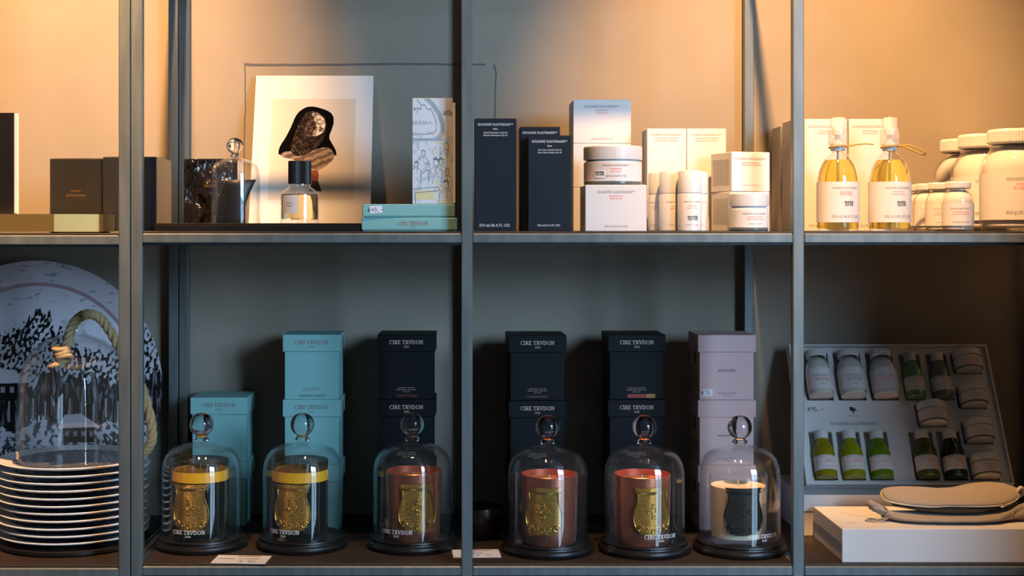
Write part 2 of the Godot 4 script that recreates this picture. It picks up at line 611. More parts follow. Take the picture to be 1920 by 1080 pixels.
# ---------------------------------------------------------------- the room
func build_room() -> void:
	var zb := -0.3936
	structure("floor", slab(-2.8, 3.8, -0.1, 0.0, zb - 0.15, 3.2), M.floor)
	structure("ceiling", slab(-2.8, 3.8, 3.1, 3.2, zb - 0.15, 3.2), M.ceiling)
	structure("wall_back", slab(-2.8, 3.8, 0.0, 3.1, zb - 0.15, zb), M.wall)
	structure("wall_left", slab(-2.8, -2.65, 0.0, 3.1, zb, 3.15), M.plain_wall)
	structure("wall_right", slab(3.65, 3.8, 0.0, 3.1, zb, 3.15), M.plain_wall)
	structure("wall_return", slab(1.09, 1.24, 0.0, 3.1, zb, 0.72), mat(Color(0.80, 0.79, 0.77), 0.85))
	var st := begin()
	for b in [[-2.65, 1.72, 0.0, 3.1], [2.38, 2.42, 0.0, 3.1], [3.08, 3.65, 0.0, 3.1], [1.72, 2.38, 0.0, 0.12], [2.42, 3.08, 0.0, 0.12], [1.72, 2.38, 2.8, 3.1], [2.42, 3.08, 2.8, 3.1]]:
		add_box(st, Vector3((b[0] + b[1]) / 2, b[2], 3.07) / K, (b[1] - b[0]) / K, (b[3] - b[2]) / K, 0.16 / K, 0.5)
	structure("wall_front", done(st), M.plain_wall)
	var frame := mat(Color(0.12, 0.13, 0.14), 0.5)
	for k in 2:
		var x0 := 1.72 + 0.70 * k
		var w := structure("window_%d" % (k + 1), slab(x0 + 0.04, x0 + 0.62, 0.16, 2.76, 3.075, 3.081), thin_glass(0.02))
		for b in [[x0, x0 + 0.04, 0.12, 2.8], [x0 + 0.62, x0 + 0.66, 0.12, 2.8], [x0 + 0.04, x0 + 0.62, 0.12, 0.16], [x0 + 0.04, x0 + 0.62, 2.76, 2.8], [x0 + 0.04, x0 + 0.62, 1.28, 1.33]]:
			structure("window_frame", slab(b[0], b[1], b[2], b[3], 3.05, 3.11), frame, Vector3.ZERO, w)
	# the outline of an access hatch, filled with grey sealant, on the back wall
	var hatch := structure("trim_1", sealant([Vector2(458, 121), Vector2(500, 122), Vector2(620, 121), Vector2(760, 120), Vector2(926, 121)], 5.5, 3.2), M.seam)
	structure("seam", sealant([Vector2(459, 122), Vector2(460, 200), Vector2(457, 300), Vector2(459, 430)], 2.4, 2.2), M.seam, Vector3.ZERO, hatch)
	structure("seam", sealant([Vector2(926, 121), Vector2(930, 136), Vector2(928, 200), Vector2(928, 430)], 3.0, 2.6), M.seam, Vector3.ZERO, hatch)

func sealant(pts: Array, w0: float, w1: float) -> ArrayMesh:                # a bead along points given as seen on the wall
	var rng := RandomNumberGenerator.new()
	rng.seed = 5
	var line := []
	for i in pts.size() - 1:
		for k in 10:
			var p: Vector2 = pts[i].lerp(pts[i + 1], k / 10.0)
			line.append(Vector3((p.x - 862 + rng.randf_range(-0.6, 0.6)) / sc(480), (432 - p.y + rng.randf_range(-0.6, 0.6)) / sc(480) + EYE / K, -480.0))
	var st := begin()
	for i in line.size() - 1:
		var a: Vector3 = line[i]
		var b: Vector3 = line[i + 1]
		var w := lerpf(w0, w1, float(i) / line.size()) / 2 / sc(480)
		var side: Vector3 = (b - a).cross(Vector3(0, 0, 1)).normalized() * w
		var up := Vector3(0, 0, 0.8)
		face(st, [a + side, b + side, b + side * 0.6 + up, a + side * 0.6 + up], a - Vector3(0, 0, 5))
		face(st, [a - side, b - side, b - side * 0.6 + up, a - side * 0.6 + up], a - Vector3(0, 0, 5))
		face(st, [a + side * 0.6 + up, b + side * 0.6 + up, b - side * 0.6 + up, a - side * 0.6 + up], a - Vector3(0, 0, 5))
	return done(st)

func shelving(label: String, posts: Array, drop: float) -> void:
	var x0: float = posts[0]
	var x1: float = posts[-1]
	var root := thing("shelving_unit", label, "shelving", Vector3((x0 + x1) / 2 * K, 0, -240 * K), 0.0, "steel shelving units")
	var mid := (x0 + x1) / 2
	var ground := EYE / K
	for x in posts:
		for d in [10.5, 455.0]:
			part(root, "post", box(21, ground + 182 + 432 - drop, 20, 1.6), M.steel, Vector3(x - mid, 0, 240 - d))
	for lv in [-182.0, 437.5, 1062.0, 1683.0]:
		var base: float = ground + 432 - lv - 18.5 - drop
		for i in posts.size() - 1:
			var w: float = posts[i + 1] - posts[i] - 21
			var c: float = (posts[i + 1] + posts[i]) / 2 - mid
			for d in [10.0, 455.0]:
				part(root, "rail", box(w, 18.5, 20, 2.2), M.steel, Vector3(c, base, 240 - d))
			if lv > 0:
				part(root, "shelf_board", box(w + 1, 3.7, 462, 0.5), M.board, Vector3(c, base + 18.5, 240 - 235.5))
				part(root, "batten", box(w, 4, 12, 0.4), M.dark_edge, Vector3(c, base - 4, 240 - 11))
		for x in posts:
			part(root, "depth_rail", box(18, 18.5, 425, 1.4), M.steel, Vector3(x - mid, base, 240 - 232.5))

# ---------------------------------------------------------------- cartons and boxes
func carton(called: String, label: String, at: Vector3, w: float, h: float, dp: float, m: Material, turn := 0.0, group := "", category := "box") -> Node3D:   # at: middle of the front's foot
	var o := thing(called, label, category, at, turn, group)
	part(o, "carton", box(w, h, dp, 0.9), m, Vector3(0, 0, -dp / 2))
	var flap := begin()
	add_box(flap, Vector3(0, h, -dp / 2 + 0.5), w - 3, 0.6, dp - 4, 0.3)
	part(o, "top_flap", done(flap), m)
	return o

func lines(o: Node3D, rows: Array, z := 0.3) -> void:                      # rows: [text, width, x, y, material, plain?, radius?]
	for r in rows:
		var rad: float = r[6] if r.size() > 6 else 0.0
		part(o, "lettering", text_mesh(r[0], r[1], false, rad, r.size() > 5 and r[5]), r[4], Vector3(0.0 if rad > 0 else r[2], r[3], 0.0 if rad > 0 else z), Vector3(0, rad_to_deg(r[2] / rad) if rad > 0 else 0.0, 0))

func candle_box(x: float, d: float, tier: int, turn: float, kind: String, label: String, group: String, extra := "") -> void:
	var m: Material = {"teal": M.teal, "black": M.black_box, "pink": M.pink}[kind]
	var o := thing("candle_box", label, "box", spot(x, d, LOW_TOP + 136.0 * tier), turn, group)
	part(o, "body", box(113, 135.5, 113, 0.8), m, Vector3(0, 0, -60.5))
	var st := begin()
	add_box(st, Vector3(0, 100, -60.5), 121, 35.8, 121, 1.0)
	var lid := part(o, "lid", done(st), m)
	if kind == "pink":
		part(o, "lettering", text_mesh("· ROSE POIVRÉE ·", 42, true, 0, true), M.ink_black, Vector3(0, 62, -3.6))
		for k in 2:
			part(o, "lettering", text_mesh(["Bougie parfumée · Scented candle", "270 g · 9.5 oz"][k], [40.0, 18.0][k]), M.ink_black, Vector3(0, 14.0 - 5 * k, -3.6))
		part(o, "emblem", prism(oval(7, 16, 14), 0.5), M.ink_black, Vector3(-56.6, 84, -58), Vector3(0, -90, 0), "dark printed flower on the side")
		for k in 4:
			part(o, "emblem", box(4, 24, 0.6, 0.2), M.rust_ink, Vector3(-56.8, 24, -30.0 - 14 * k), Vector3(0, -90, 0), "printed stroke on the side")
	else:
		var ink: Material = M.pale_ink if kind == "black" else (M.red_ink if extra == "saint" else M.rust_ink)
		part(lid, "lettering", text_mesh("CIRE TRVDON", 70), ink, Vector3(0, 120, 0.3))
		part(lid, "lettering", text_mesh("1643", 11), ink, Vector3(0, 110.5, 0.3))
		for k in 3:
			part(o, "lettering", text_mesh(["Bougie parfumée · Scented candle", "Fabriqué en France · Made in France", "270 g · 9.5 oz"][k], [36.0, 42.0, 15.0][k]), ink, Vector3(0, 24.0 - 4.2 * k, -3.6))
		part(lid, "emblem", prism(oval(7, 17, 14), 0.5), mat(Color(0.42, 0.13, 0.12), 0.6) if kind == "teal" else M.ink_black, Vector3(60.6, 112, -66), Vector3(0, 90, 0), "oval seal printed on the side")
	if extra == "saint":
		part(o, "lettering", text_mesh("· SPIRITUS SANCTI ·", 62), M.ink_black, Vector3(0, 7.5, -3.6))
	if extra == "strip":                                                     # a patterned strip, red then gold
		part(o, "printed_strip", box(40, 7.5, 0.5, 0.1), M.red_strip, Vector3(1, 3.6, -3.8), Vector3.ZERO, "red patterned strip")
		part(o, "printed_strip", box(18, 8.5, 0.5, 0.1), M.gold_strip, Vector3(30, 3.2, -3.8), Vector3.ZERO, "gold patterned strip")
	if extra == "dim":
		part(o, "printed_strip", box(44, 5, 0.5, 0.1), M.dim_strip, Vector3(0, 5, -3.8), Vector3.ZERO, "faint dark red patterned strip")
	if extra == "price":
		var s := part(o, "price_sticker", box(21, 14, 0.6, 0.2), M.sticker, Vector3(-40, 8, -3.6))
		part(s, "handwriting", pen_mesh("€75,", 8), M.blue_pen, Vector3(0, 7, 0.4))

func oval(rx: float, ry: float, n: int) -> PackedVector2Array:
	var p := PackedVector2Array()
	for k in n:
		p.append(Vector2(rx * cos(TAU * k / n), ry * sin(TAU * k / n)))
	return p

# ---------------------------------------------------------------- bell jars and candles
func bell_jar(x: float, d: float, write_turn: float, label: String, turn := 0.0) -> void:
	var o := thing("bell_jar", label, "bell jar", spot(x, d, LOW_TOP), turn, "glass bell jars with candles")
	part(o, "base", lathe([[0, 0], [87, 0], [90, 3], [91, 8], [89, 12.5], [84, 14.5], [83, 17], [84.5, 19], [84, 21.5], [82, 22.5], [79.5, 22.5], [79, 15], [0, 15]], 64), M.black_wood)
	var bell := part(o, "glass_bell", lathe([[78.2, 15.2], [78.2, 140], [77.5, 155], [75, 168], [70, 180], [62, 190], [50, 197.5], [34, 202], [18, 205], [11, 208], [0, 209], [0, 205.5], [16, 202], [33, 199], [48.5, 194.5], [60, 187.5], [67.6, 178], [72.5, 167], [75, 155], [75.6, 140], [75.6, 15.2], [78.2, 15.2]], 72), M.glass)
	part(bell, "knob", lathe([[0, 208.6], [13, 208.6], [15, 211], [13.5, 214], [10.5, 217], [10.5, 219], [14, 221.5], [19, 226], [22.5, 232], [24, 240], [22.9, 247], [19.8, 254], [14, 260], [7.5, 263], [0, 264]], 40), M.knob)
	if write_turn < 900.0:
		var w := Node3D.new()
		part(bell, "lettering", text_mesh("CIRE TRVDON", 66, false, 78.6), M.white_ink, Vector3(0, 42, 0), Vector3(0, write_turn, 0), "white lettering on the glass")
		part(bell, "lettering", text_mesh("1643", 11, false, 78.6), M.white_ink, Vector3(0, 34, 0), Vector3(0, write_turn, 0), "white lettering on the glass")
		w.free()

func candle(x: float, d: float, kind: String, turn: float, label: String) -> void:
	var o := thing("scented_candle", label, "candle", spot(x, d, LOW_TOP + 15.1), 0.0, "candles under the bell jars")
	var plaque: Material = M.gold
	if kind == "green":
		part(o, "glass", lathe([[0, 0], [50, 0], [53, 3], [55, 12], [55.5, 117], [53, 117], [52.5, 10], [0, 8]], 56), M.green_glass)
		part(o, "rim", lathe([[55.5, 138], [56, 155], [55, 156], [54, 155], [53.5, 138], [55.5, 138]], 56), M.green_rim)
		part(o, "wax", lathe([[0, 117.3], [55.4, 117.3], [55.4, 137.6], [52, 137.6], [50, 136], [0, 135.5]], 56), M.amber_wax)
		part(o, "wick", lathe([[0, 135.5], [1, 135.5], [1, 147], [0, 147.5]], 8), M.wick)
	elif kind == "copper":
		part(o, "glass", lathe([[0, 0], [48, 0], [51, 3], [53, 12], [56, 134], [55, 135.2], [53.6, 134.5], [51, 12], [0, 10]], 56), M.copper)
		part(o, "wax", lathe([[0, 10.5], [50, 12], [52.8, 122], [49, 120.5], [0, 120]], 56), M.peach_wax)
		part(o, "wick", lathe([[0, 120], [1, 120], [1, 131], [0, 131.5]], 8), M.wick)
	else:
		part(o, "glass", lathe([[0, 0], [49, 0], [52, 3], [54, 14], [57, 134], [56, 135], [54.6, 134.5], [51.5, 14], [0, 10]], 56), M.glass)
		part(o, "wax", lathe([[0, 10.5], [50.5, 14], [53, 112], [49, 110], [0, 109]], 56), M.cream_wax)
		part(o, "wick", lathe([[0, 109], [1, 109], [1, 122], [0, 122.5]], 8), M.wick)
		plaque = M.black_plaque
	var crest: String = "crest_plaque"
	if not cache.has(crest):
		cache[crest] = crest_mesh(56.6, 2.2)
		var st := begin()
		for sd in [-1.0, 1.0]:                                              # a plain raised border down each side, scrolls and a small medallion
			var line := []
			for q in [[80.0, 29.0], [68.0, 28.5], [56.0, 31.5], [44.0, 35.5], [32.0, 37.0], [20.0, 35.0], [14.0, 31.5]]:
				line.append(Vector3(59.4 * sin(sd * q[1] / 56.6), q[0], 59.4 * cos(sd * q[1] / 56.6)))
			add_tube(st, curve_points(line, 24), 1.9, 8, 1 if sd < 0 else 2)
			var scroll := []
			for k in 20:
				var f := k * 0.5
				var rr := 8.0 - k * 0.36
				var across: float = sd * (25.0 + rr * cos(f))
				scroll.append(Vector3(59.6 * sin(across / 56.6), 13.0 + rr * sin(f), 59.6 * cos(across / 56.6)))
			add_tube(st, scroll, 1.5, 7, 3 if sd < 0 else 4)
		for q in [[0.0, 48.0, 7.0], [0.0, 58.0, 3.5], [-9.0, 46.0, 3.2], [9.0, 46.0, 3.2], [0.0, 36.0, 4.0], [-12.0, 12.0, 3.6], [0.0, 9.0, 4.6], [12.0, 12.0, 3.6]]:
			var ring := []
			for k in 15:
				var f := TAU * k / 14
				var across: float = q[0] + q[2] * 0.7 * cos(f)
				ring.append(Vector3(59.2 * sin(across / 56.6), q[1] + q[2] * sin(f), 59.2 * cos(across / 56.6)))
			add_tube(st, ring, 1.2, 7, 5)
		cache["crest_relief"] = done(st)
	var shield := part(o, "crest_plaque", cache[crest], plaque, Vector3(0, 25, 0), Vector3(0, turn, 0))
	part(shield, "relief", cache["crest_relief"], M.smooth_gold if plaque == M.gold else M.smooth_black)

# ---------------------------------------------------------------- jars and bottles
func cream_jar(label: String, at: Vector3, r: float, h: float, turn: float, group: String, rows: Array, parent_basis = null) -> Node3D:
	var o := thing("cream_jar", label, "jar", at, turn, group)
	var k := h * 0.62
	part(o, "glass", lathe([[0, 0], [r * 0.94, 0], [r, 2.5], [r, k - 3], [r * 0.95, k], [0, k]], 48), M.white_cap)
	part(o, "base_ring", lathe([[r * 0.96, 0.5], [r + 0.4, 2.5], [r + 0.4, h * 0.09], [r, h * 0.09]], 48), M.grey_glass)
	part(o, "lid", lathe([[r * 0.9, k], [r * 0.9, k + 2], [r + 0.6, k + 2], [r + 0.9, k + 3.5], [r + 0.9, h - 2.5], [r - 0.6, h - 0.4], [r * 0.9, h], [0, h]], 48), M.white_cap)
	part(o, "paper_label", arc_sheet(r, 1.9, h * 0.10, k - 4), M.label_paper)
	for w in rows:
		part(o, "lettering", text_mesh(w[0], w[1], false, r + 0.8), w[3], Vector3(0, w[2], 0))
	return o

func powder_jar(label: String, at: Vector3, r: float, h: float, turn: float, group: String, rows: Array) -> Node3D:
	var o := thing("powder_jar", label, "jar", at, turn, group)
	var n := r * 0.73
	var body := [[0, 0], [r * 0.9, 0], [r * 0.98, r * 0.05], [r, r * 0.14], [r, h * 0.60], [r * 0.97, h * 0.67], [r * 0.88, h * 0.735], [n, h * 0.80], [n * 0.98, h * 0.84], [n * 0.98, h * 0.86]]
	part(o, "glass", lathe(body + [[n * 0.92, h * 0.86], [n * 0.92, h * 0.80], [r * 0.84, h * 0.728], [r * 0.92, h * 0.66], [r * 0.95, h * 0.6], [r * 0.95, r * 0.14], [r * 0.9, r * 0.08], [0, r * 0.08]], 48), M.glass)
	part(o, "powder", lathe([[0, r * 0.09], [r * 0.89, r * 0.09], [r * 0.94, r * 0.15], [r * 0.94, h * 0.6], [r * 0.9, h * 0.665], [r * 0.8, h * 0.725], [n * 0.88, h * 0.79], [n * 0.6, h * 0.835], [0, h * 0.825]], 40), M.powder)
	part(o, "cap", lathe([[n * 1.0, h * 0.855], [n * 1.09, h * 0.865], [n * 1.11, h * 0.875], [n * 1.11, h * 0.975], [n * 1.05, h], [0, h]], 120, 0.02, 1), M.white_cap)
	part(o, "paper_label", arc_sheet(r, 1.9, h * 0.11, h * 0.56), M.label_paper)
	for w in rows:
		part(o, "lettering", text_mesh(w[0], w[1], false, r + 0.8), w[3], Vector3(0, w[2], 0))
	return o

func pump_bottle(x: float, d: float, kind: String, label: String, loop: Array) -> void:
	var o := thing("pump_bottle", label, "bottle", spot(x, d, UP_TOP), 0.0, "pump bottles of yellow soap")
	var r := 40.0
	var out := [[0, 0], [35, 0], [39, 2.5], [r, 8], [r, 88], [39, 102], [36, 117], [31, 131], [24, 143], [16, 151], [11, 155], [11, 160]]
	part(o, "glass", lathe(out + [[9.5, 160], [9.5, 154], [15, 149], [22.8, 141.5], [29.7, 130], [34.5, 116.5], [37.4, 102], [38.4, 88], [38.4, 8], [37, 4.5], [0, 3]], 56), M.glass)
	part(o, "soap", lathe([[0, 3.4], [36.6, 5], [38, 9], [38, 88], [37, 102], [34.1, 116.4], [29.3, 129.6], [24, 138], [0, 138.4]], 56), M.oil)
	part(o, "paper_label", arc_sheet(r, 1.75, 17, 95), M.label_paper)
	lines(o, [["SUSANNE KAUFMANN™", 52, 6, 83, M.grey_ink, false, r + 0.8], [kind, 24, 6, 75.5, M.coral_ink, false, r + 0.8], [{"Handseife": "Hand Soap", "Dusch-Shampoo": "Shower-Shampoo"}[kind], 26, 6, 70.5, M.coral_ink, false, r + 0.8], ["250 ml (8.4 FL OZ)", 56, 6, 28, M.grey_ink, false, r + 0.8]])
	part(o, "handwriting", pen_mesh("TESTER", 8.0, 0.13, r + 0.9, 0.52), M.pen, Vector3(0, 53, 0), Vector3(0, 16, 2))
	var pump := part(o, "pump", lathe([[11.2, 156], [14, 156], [14, 170], [12, 172], [6, 173], [6, 186], [11, 187], [11, 200], [4, 201], [0, 201]], 32), M.white_cap)
	part(pump, "dip_tube", lathe([[0, 8], [2, 8], [2, 156], [0, 156]], 10), M.white_cap)
	part(o, "overcap", lathe([[17.5, 166], [18, 167], [18, 196], [15, 198], [14.6, 218], [13.5, 220], [0, 220.5]], 32), M.clear_plastic)
	var st := begin()
	var ring := []
	for k in 25:
		ring.append(Vector3(16.5 * sin(TAU * k / 24), 163.5 + 1.5 * sin(TAU * k / 24 + 1.0), 16.5 * cos(TAU * k / 24)))
	add_tube(st, ring, 1.5, 8, 1)
	add_tube(st, curve_points(loop, 30), 1.4, 8, 2)
	part(o, "cord", done(st), M.cord)

func airless_tube(x: float, d: float, label: String, turn := 0.0, tester := false) -> void:
	var o := thing("hand_cream_dispenser", label, "dispenser", spot(x, d, UP_TOP), turn, "white hand cream dispensers")
	var r := 23.0
	part(o, "body", lathe([[0, 0], [21.5, 0], [r, 1.5], [r, 70], [22, 72], [0, 72]], 40), M.white_cap)
	part(o, "cap", lathe([[21.5, 72.4], [22.4, 73.4], [22.4, 112], [20.5, 115], [18, 116], [0, 116]], 40), M.white_cap)
	lines(o, [["SUSANNE KAUFMANN", 34, 0, 56, M.grey_ink, false, r + 0.3], ["Handbalsam", 17, 0, 48.5, M.coral_ink, false, r + 0.3], ["Hand Cream", 19, 0, 44, M.coral_ink, false, r + 0.3], ["50 ml (1.7 FL OZ)", 24, 0, 12, M.grey_ink, false, r + 0.3]])
	if tester:
		part(o, "handwriting", pen_mesh("TESTER", 7.0, 0.15, r + 0.4, 0.65), M.pen, Vector3(0, 25, 0), Vector3(0, 5, 3))

func oil_bottle(label: String, where: Transform3D, w: float, h: float, fill: Material, group: String, leaf := false) -> void:
	var o := thing("oil_bottle", label, "bottle", where.origin, 0.0, group)
	o.basis = where.basis
	var r := w / 2
	part(o, "glass", lathe([[0, 0], [r * 0.9, 0], [r, 2], [r, h * 0.52], [r * 0.92, h * 0.62], [r * 0.7, h * 0.72], [r * 0.56, h * 0.77], [r * 0.56, h * 0.84], [0, h * 0.84]], 32), fill)
	part(o, "cap", lathe([[r * 0.58, h * 0.82], [r * 0.62, h * 0.82], [r * 0.62, h - 1], [r * 0.57, h], [0, h]], 32), M.white_cap)
	part(o, "paper_label", arc_sheet(r, 1.6, h * 0.13, h * 0.43, 0.4, 14), M.label_paper)
	lines(o, [["SUSANNE KAUFMANN", w * 0.82, 0, h * 0.40, M.grey_ink, false, r + 0.7], ["Badeöl", w * 0.36, 5, h * 0.33, M.coral_ink, false, r + 0.7], ["Bath Oil", w * 0.4, 5, h * 0.285, M.coral_ink, false, r + 0.7], ["50 ml (1.7 FL OZ)", w * 0.5, 4, h * 0.19, M.grey_ink, false, r + 0.7]])
	if leaf:
		var st := begin()
		for k in 7:
			var f := -1.3 + 0.42 * k
			add_tube(st, [Vector3(sin(f) * r * 0.98, h * 0.47, cos(f) * r * 0.98), Vector3(sin(f + 0.16) * r * 1.0, h * 0.55, cos(f + 0.16) * r * 1.0), Vector3(sin(f + 0.3) * r * 0.86, h * 0.64, cos(f + 0.3) * r * 0.86)], 1.1, 6, k + 1)
		part(o, "herbs", done(st), mat(Color(0.10, 0.12, 0.05), 0.7))

# ---------------------------------------------------------------- pictures that are printed flat in the place
func dab(im: Image, p: Vector2, r: float, c: Color) -> void:
	for y in range(int(p.y - r), int(p.y + r) + 2):
		for x in range(int(p.x - r), int(p.x + r) + 2):
			if x >= 0 and y >= 0 and x < im.get_width() and y < im.get_height() and Vector2(x, y).distance_to(p) <= r:
				im.set_pixel(x, y, c)

func stroke(im: Image, pts: Array, r: float, c: Color) -> void:
	for i in pts.size() - 1:
		var a: Vector2 = pts[i]
		var b: Vector2 = pts[i + 1]
		var n := int(a.distance_to(b) / maxf(r * 0.7, 0.6)) + 1
		for k in n + 1:
			dab(im, a.lerp(b, float(k) / n), r, c)

func rounded(p: PackedVector2Array) -> PackedVector2Array:                 # corners cut twice
	for turn in 2:
		var q := PackedVector2Array()
		for i in p.size():
			var a := p[i]
			var b := p[(i + 1) % p.size()]
			q.append(a.lerp(b, 0.25))
			q.append(a.lerp(b, 0.75))
		p = q
	return p

func bust_print() -> Image:                                                # 310 x 392: a draped marble bust before a black hood shape
	var im := Image.create_empty(310, 392, false, Image.FORMAT_RGBA8)
	im.fill(Color(0.80, 0.765, 0.72))
	var n := FastNoiseLite.new()
	n.seed = 11
	n.frequency = 0.035
	n.fractal_octaves = 4
	var hood := PackedVector2Array([Vector2(30, 230), Vector2(31, 192), Vector2(55, 152), Vector2(76, 104), Vector2(89, 63), Vector2(115, 37), Vector2(144, 28), Vector2(186, 38), Vector2(222, 55), Vector2(232, 85), Vector2(224, 122), Vector2(212, 150), Vector2(226, 176), Vector2(243, 204), Vector2(243, 230)])
	var hair := PackedVector2Array([Vector2(122, 54), Vector2(159, 46), Vector2(194, 66), Vector2(204, 96), Vector2(200, 141), Vector2(187, 174), Vector2(159, 202), Vector2(122, 224), Vector2(85, 224), Vector2(72, 190), Vector2(87, 141), Vector2(102, 93)])
	var cheek := PackedVector2Array([Vector2(146, 50), Vector2(180, 60), Vector2(202, 92), Vector2(196, 124), Vector2(184, 140), Vector2(158, 150), Vector2(150, 138), Vector2(170, 112), Vector2(156, 80)])
	var drape := PackedVector2Array([Vector2(40, 212), Vector2(74, 202), Vector2(122, 217), Vector2(178, 193), Vector2(215, 188), Vector2(238, 216), Vector2(232, 241), Vector2(200, 268), Vector2(174, 282), Vector2(148, 275), Vector2(93, 238), Vector2(40, 228)])
	var brow := PackedVector2Array([Vector2(128, 84), Vector2(156, 78), Vector2(170, 108), Vector2(156, 140), Vector2(140, 158), Vector2(126, 140), Vector2(122, 108)])
	hood = rounded(hood)
	brow = rounded(brow)
	drape = rounded(drape)
	hair = rounded(hair)
	cheek = rounded(cheek)
	for y in 392:
		for x in 310:
			var p := Vector2(x, y)
			var v := n.get_noise_2d(x, y * 1.4)
			var fine := n.get_noise_2d(x * 3.4 + 90, y * 3.0)
			if Geometry2D.is_point_in_polygon(p, hood):
				im.set_pixel(x, y, Color(0.035, 0.03, 0.03))
			var curl := sin((x + 10.0 * sin(y * 0.13 + v * 5.0)) * 0.42 + v * 9.0) * 0.5 + 0.5
			if Geometry2D.is_point_in_polygon(p, drape):
				var folds := sin((x * 0.45 + y * 1.1) * 0.22 + v * 2.0) * 0.5 + 0.5
				im.set_pixel(x, y, Color(0.36, 0.30, 0.27).lerp(Color(0.60, 0.53, 0.48), folds))
			if Geometry2D.is_point_in_polygon(p, hair):
				im.set_pixel(x, y, Color(0.10, 0.08, 0.07).lerp(Color(0.40, 0.33, 0.29), curl * (0.55 + v) + fine * 0.25))
			if Geometry2D.is_point_in_polygon(p, brow):
				im.set_pixel(x, y, Color(0.15, 0.12, 0.10).lerp(Color(0.40, 0.33, 0.29), clampf(0.45 + v * 1.2 + fine * 0.5, 0, 1)))
			if Geometry2D.is_point_in_polygon(p, cheek):
				im.set_pixel(x, y, Color(0.36, 0.30, 0.26).lerp(Color(0.88, 0.82, 0.76), clampf(0.55 + v * 1.3 + (curl - 0.5) * 0.35 + (x - 175) * 0.008, 0, 1)))
			if x > 146 + absf(y - 300) * 0.2 and x < 182 - absf(y - 300) * 0.2 and y >= 280 and y < 322:
				im.set_pixel(x, y, Color(0.45, 0.25, 0.19).lerp(Color(0.62, 0.36, 0.27), clampf(0.5 + fine, 0, 1)))
			if x > 158 - (y - 320) * 0.25 and x < 180 + (y - 320) * 0.35 and y >= 320 and y < 360:
				im.set_pixel(x, y, Color(0.25, 0.20, 0.18))
	for e in [[132, 106, 150, 110], [182, 114, 192, 118], [168, 118, 164, 132], [150, 146, 160, 148]]:
		stroke(im, [Vector2(e[0], e[1]), Vector2(e[2], e[3])], 2.0, Color(0.28, 0.22, 0.19))
	return im

func sketch_print() -> Image:                                              # 220 x 570: pale ink drawing of a cafe scene
	var im := Image.create_empty(220, 570, false, Image.FORMAT_RGBA8)
	im.fill(Color(0.80, 0.83, 0.86))
	var ink := Color(0.42, 0.48, 0.52)
	var band := Color(0.58, 0.65, 0.69)
	var ochre := Color(0.80, 0.75, 0.58)
	stroke(im, [Vector2(70, -6), Vector2(110, 30), Vector2(146, 84), Vector2(166, 140), Vector2(166, 190), Vector2(140, 214)], 12, band)
	stroke(im, [Vector2(24, 4), Vector2(50, 40), Vector2(62, 30), Vector2(84, 60), Vector2(100, 54), Vector2(118, 92), Vector2(130, 130), Vector2(130, 170), Vector2(108, 190), Vector2(0, 196)], 2, ink)
	stroke(im, [Vector2(0, 222), Vector2(150, 222)], 8, band)
	for k in 6:
		stroke(im, [Vector2(170 + 6 * sin(k), 70 + k * 3), Vector2(200, 60 + k * 6), Vector2(218, 76 + k * 4)], 1.5, ink)
	for w in [[4, 58, 0], [18, 58, 1], [34, 56, 0]]:                         # a scrap of brush script
		stroke(im, [Vector2(w[0], w[1]), Vector2(w[0] + 8, w[1] - 10), Vector2(w[0] + 10, w[1] + 6), Vector2(w[0] + 4, w[1] + 18 * w[2])], 1.8, ink)
	var pen := [Vector2(0, 140), Vector2(6, 122), Vector2(12, 140), Vector2(20, 122), Vector2(26, 140), Vector2(36, 132), Vector2(46, 124), Vector2(38, 122), Vector2(36, 138), Vector2(52, 140), Vector2(60, 122), Vector2(64, 140), Vector2(74, 122), Vector2(80, 140), Vector2(98, 126), Vector2(106, 134)]
	stroke(im, pen, 2.4, band)
	var seed_noise := FastNoiseLite.new()
	seed_noise.seed = 21
	seed_noise.frequency = 0.02
	for y in range(180, 570):
		for x in 220:
			var v := seed_noise.get_noise_2d(x, y)
			if x > 120 and v > 0.12:
				im.set_pixel(x, y, im.get_pixel(x, y).lerp(ochre, 0.55))
			elif v < -0.2:
				im.set_pixel(x, y, im.get_pixel(x, y).lerp(band, 0.4))
	for f in [[58, 300, 16], [82, 372, 18], [128, 350, 20], [156, 344, 16], [186, 260, 18], [184, 470, 20], [20, 360, 14], [190, 400, 16]]:   # heads and coats
		var c := Vector2(f[0], f[1])
		var q: float = f[2]
		var ring := []
		for k in 15:
			ring.append(c + Vector2(q * 0.7 * cos(TAU * k / 14), q * sin(TAU * k / 14)))
		stroke(im, ring, 1.5, ink)
		stroke(im, [c + Vector2(-q * 0.5, -q), c + Vector2(0, -q * 1.3), c + Vector2(q * 0.6, -q * 0.8)], q * 0.3, ink if int(f[0]) % 4 < 2 else band)
		stroke(im, [c + Vector2(-q * 0.4, q), c + Vector2(-q * 1.9, q * 2.2), c + Vector2(-q * 2.0, q * 5)], 1.6, ink)
		stroke(im, [c + Vector2(q * 0.4, q), c + Vector2(q * 1.9, q * 2.4), c + Vector2(q * 1.5, q * 5)], 1.6, ink)
		stroke(im, [c + Vector2(0, q), c + Vector2(q * 0.3, q * 3.4)], 1.2, ink)
	for y in range(500, 550):
		for x in range(14, 120):
			if (x + y) % 5 < 4:
				im.set_pixel(x, y, Color(0.84, 0.79, 0.55))
	stroke(im, [Vector2(6, 490), Vector2(140, 480), Vector2(150, 500), Vector2(12, 512), Vector2(6, 490)], 1.8, ink)
	stroke(im, [Vector2(12, 512), Vector2(16, 566)], 2.0, ink)
	return im

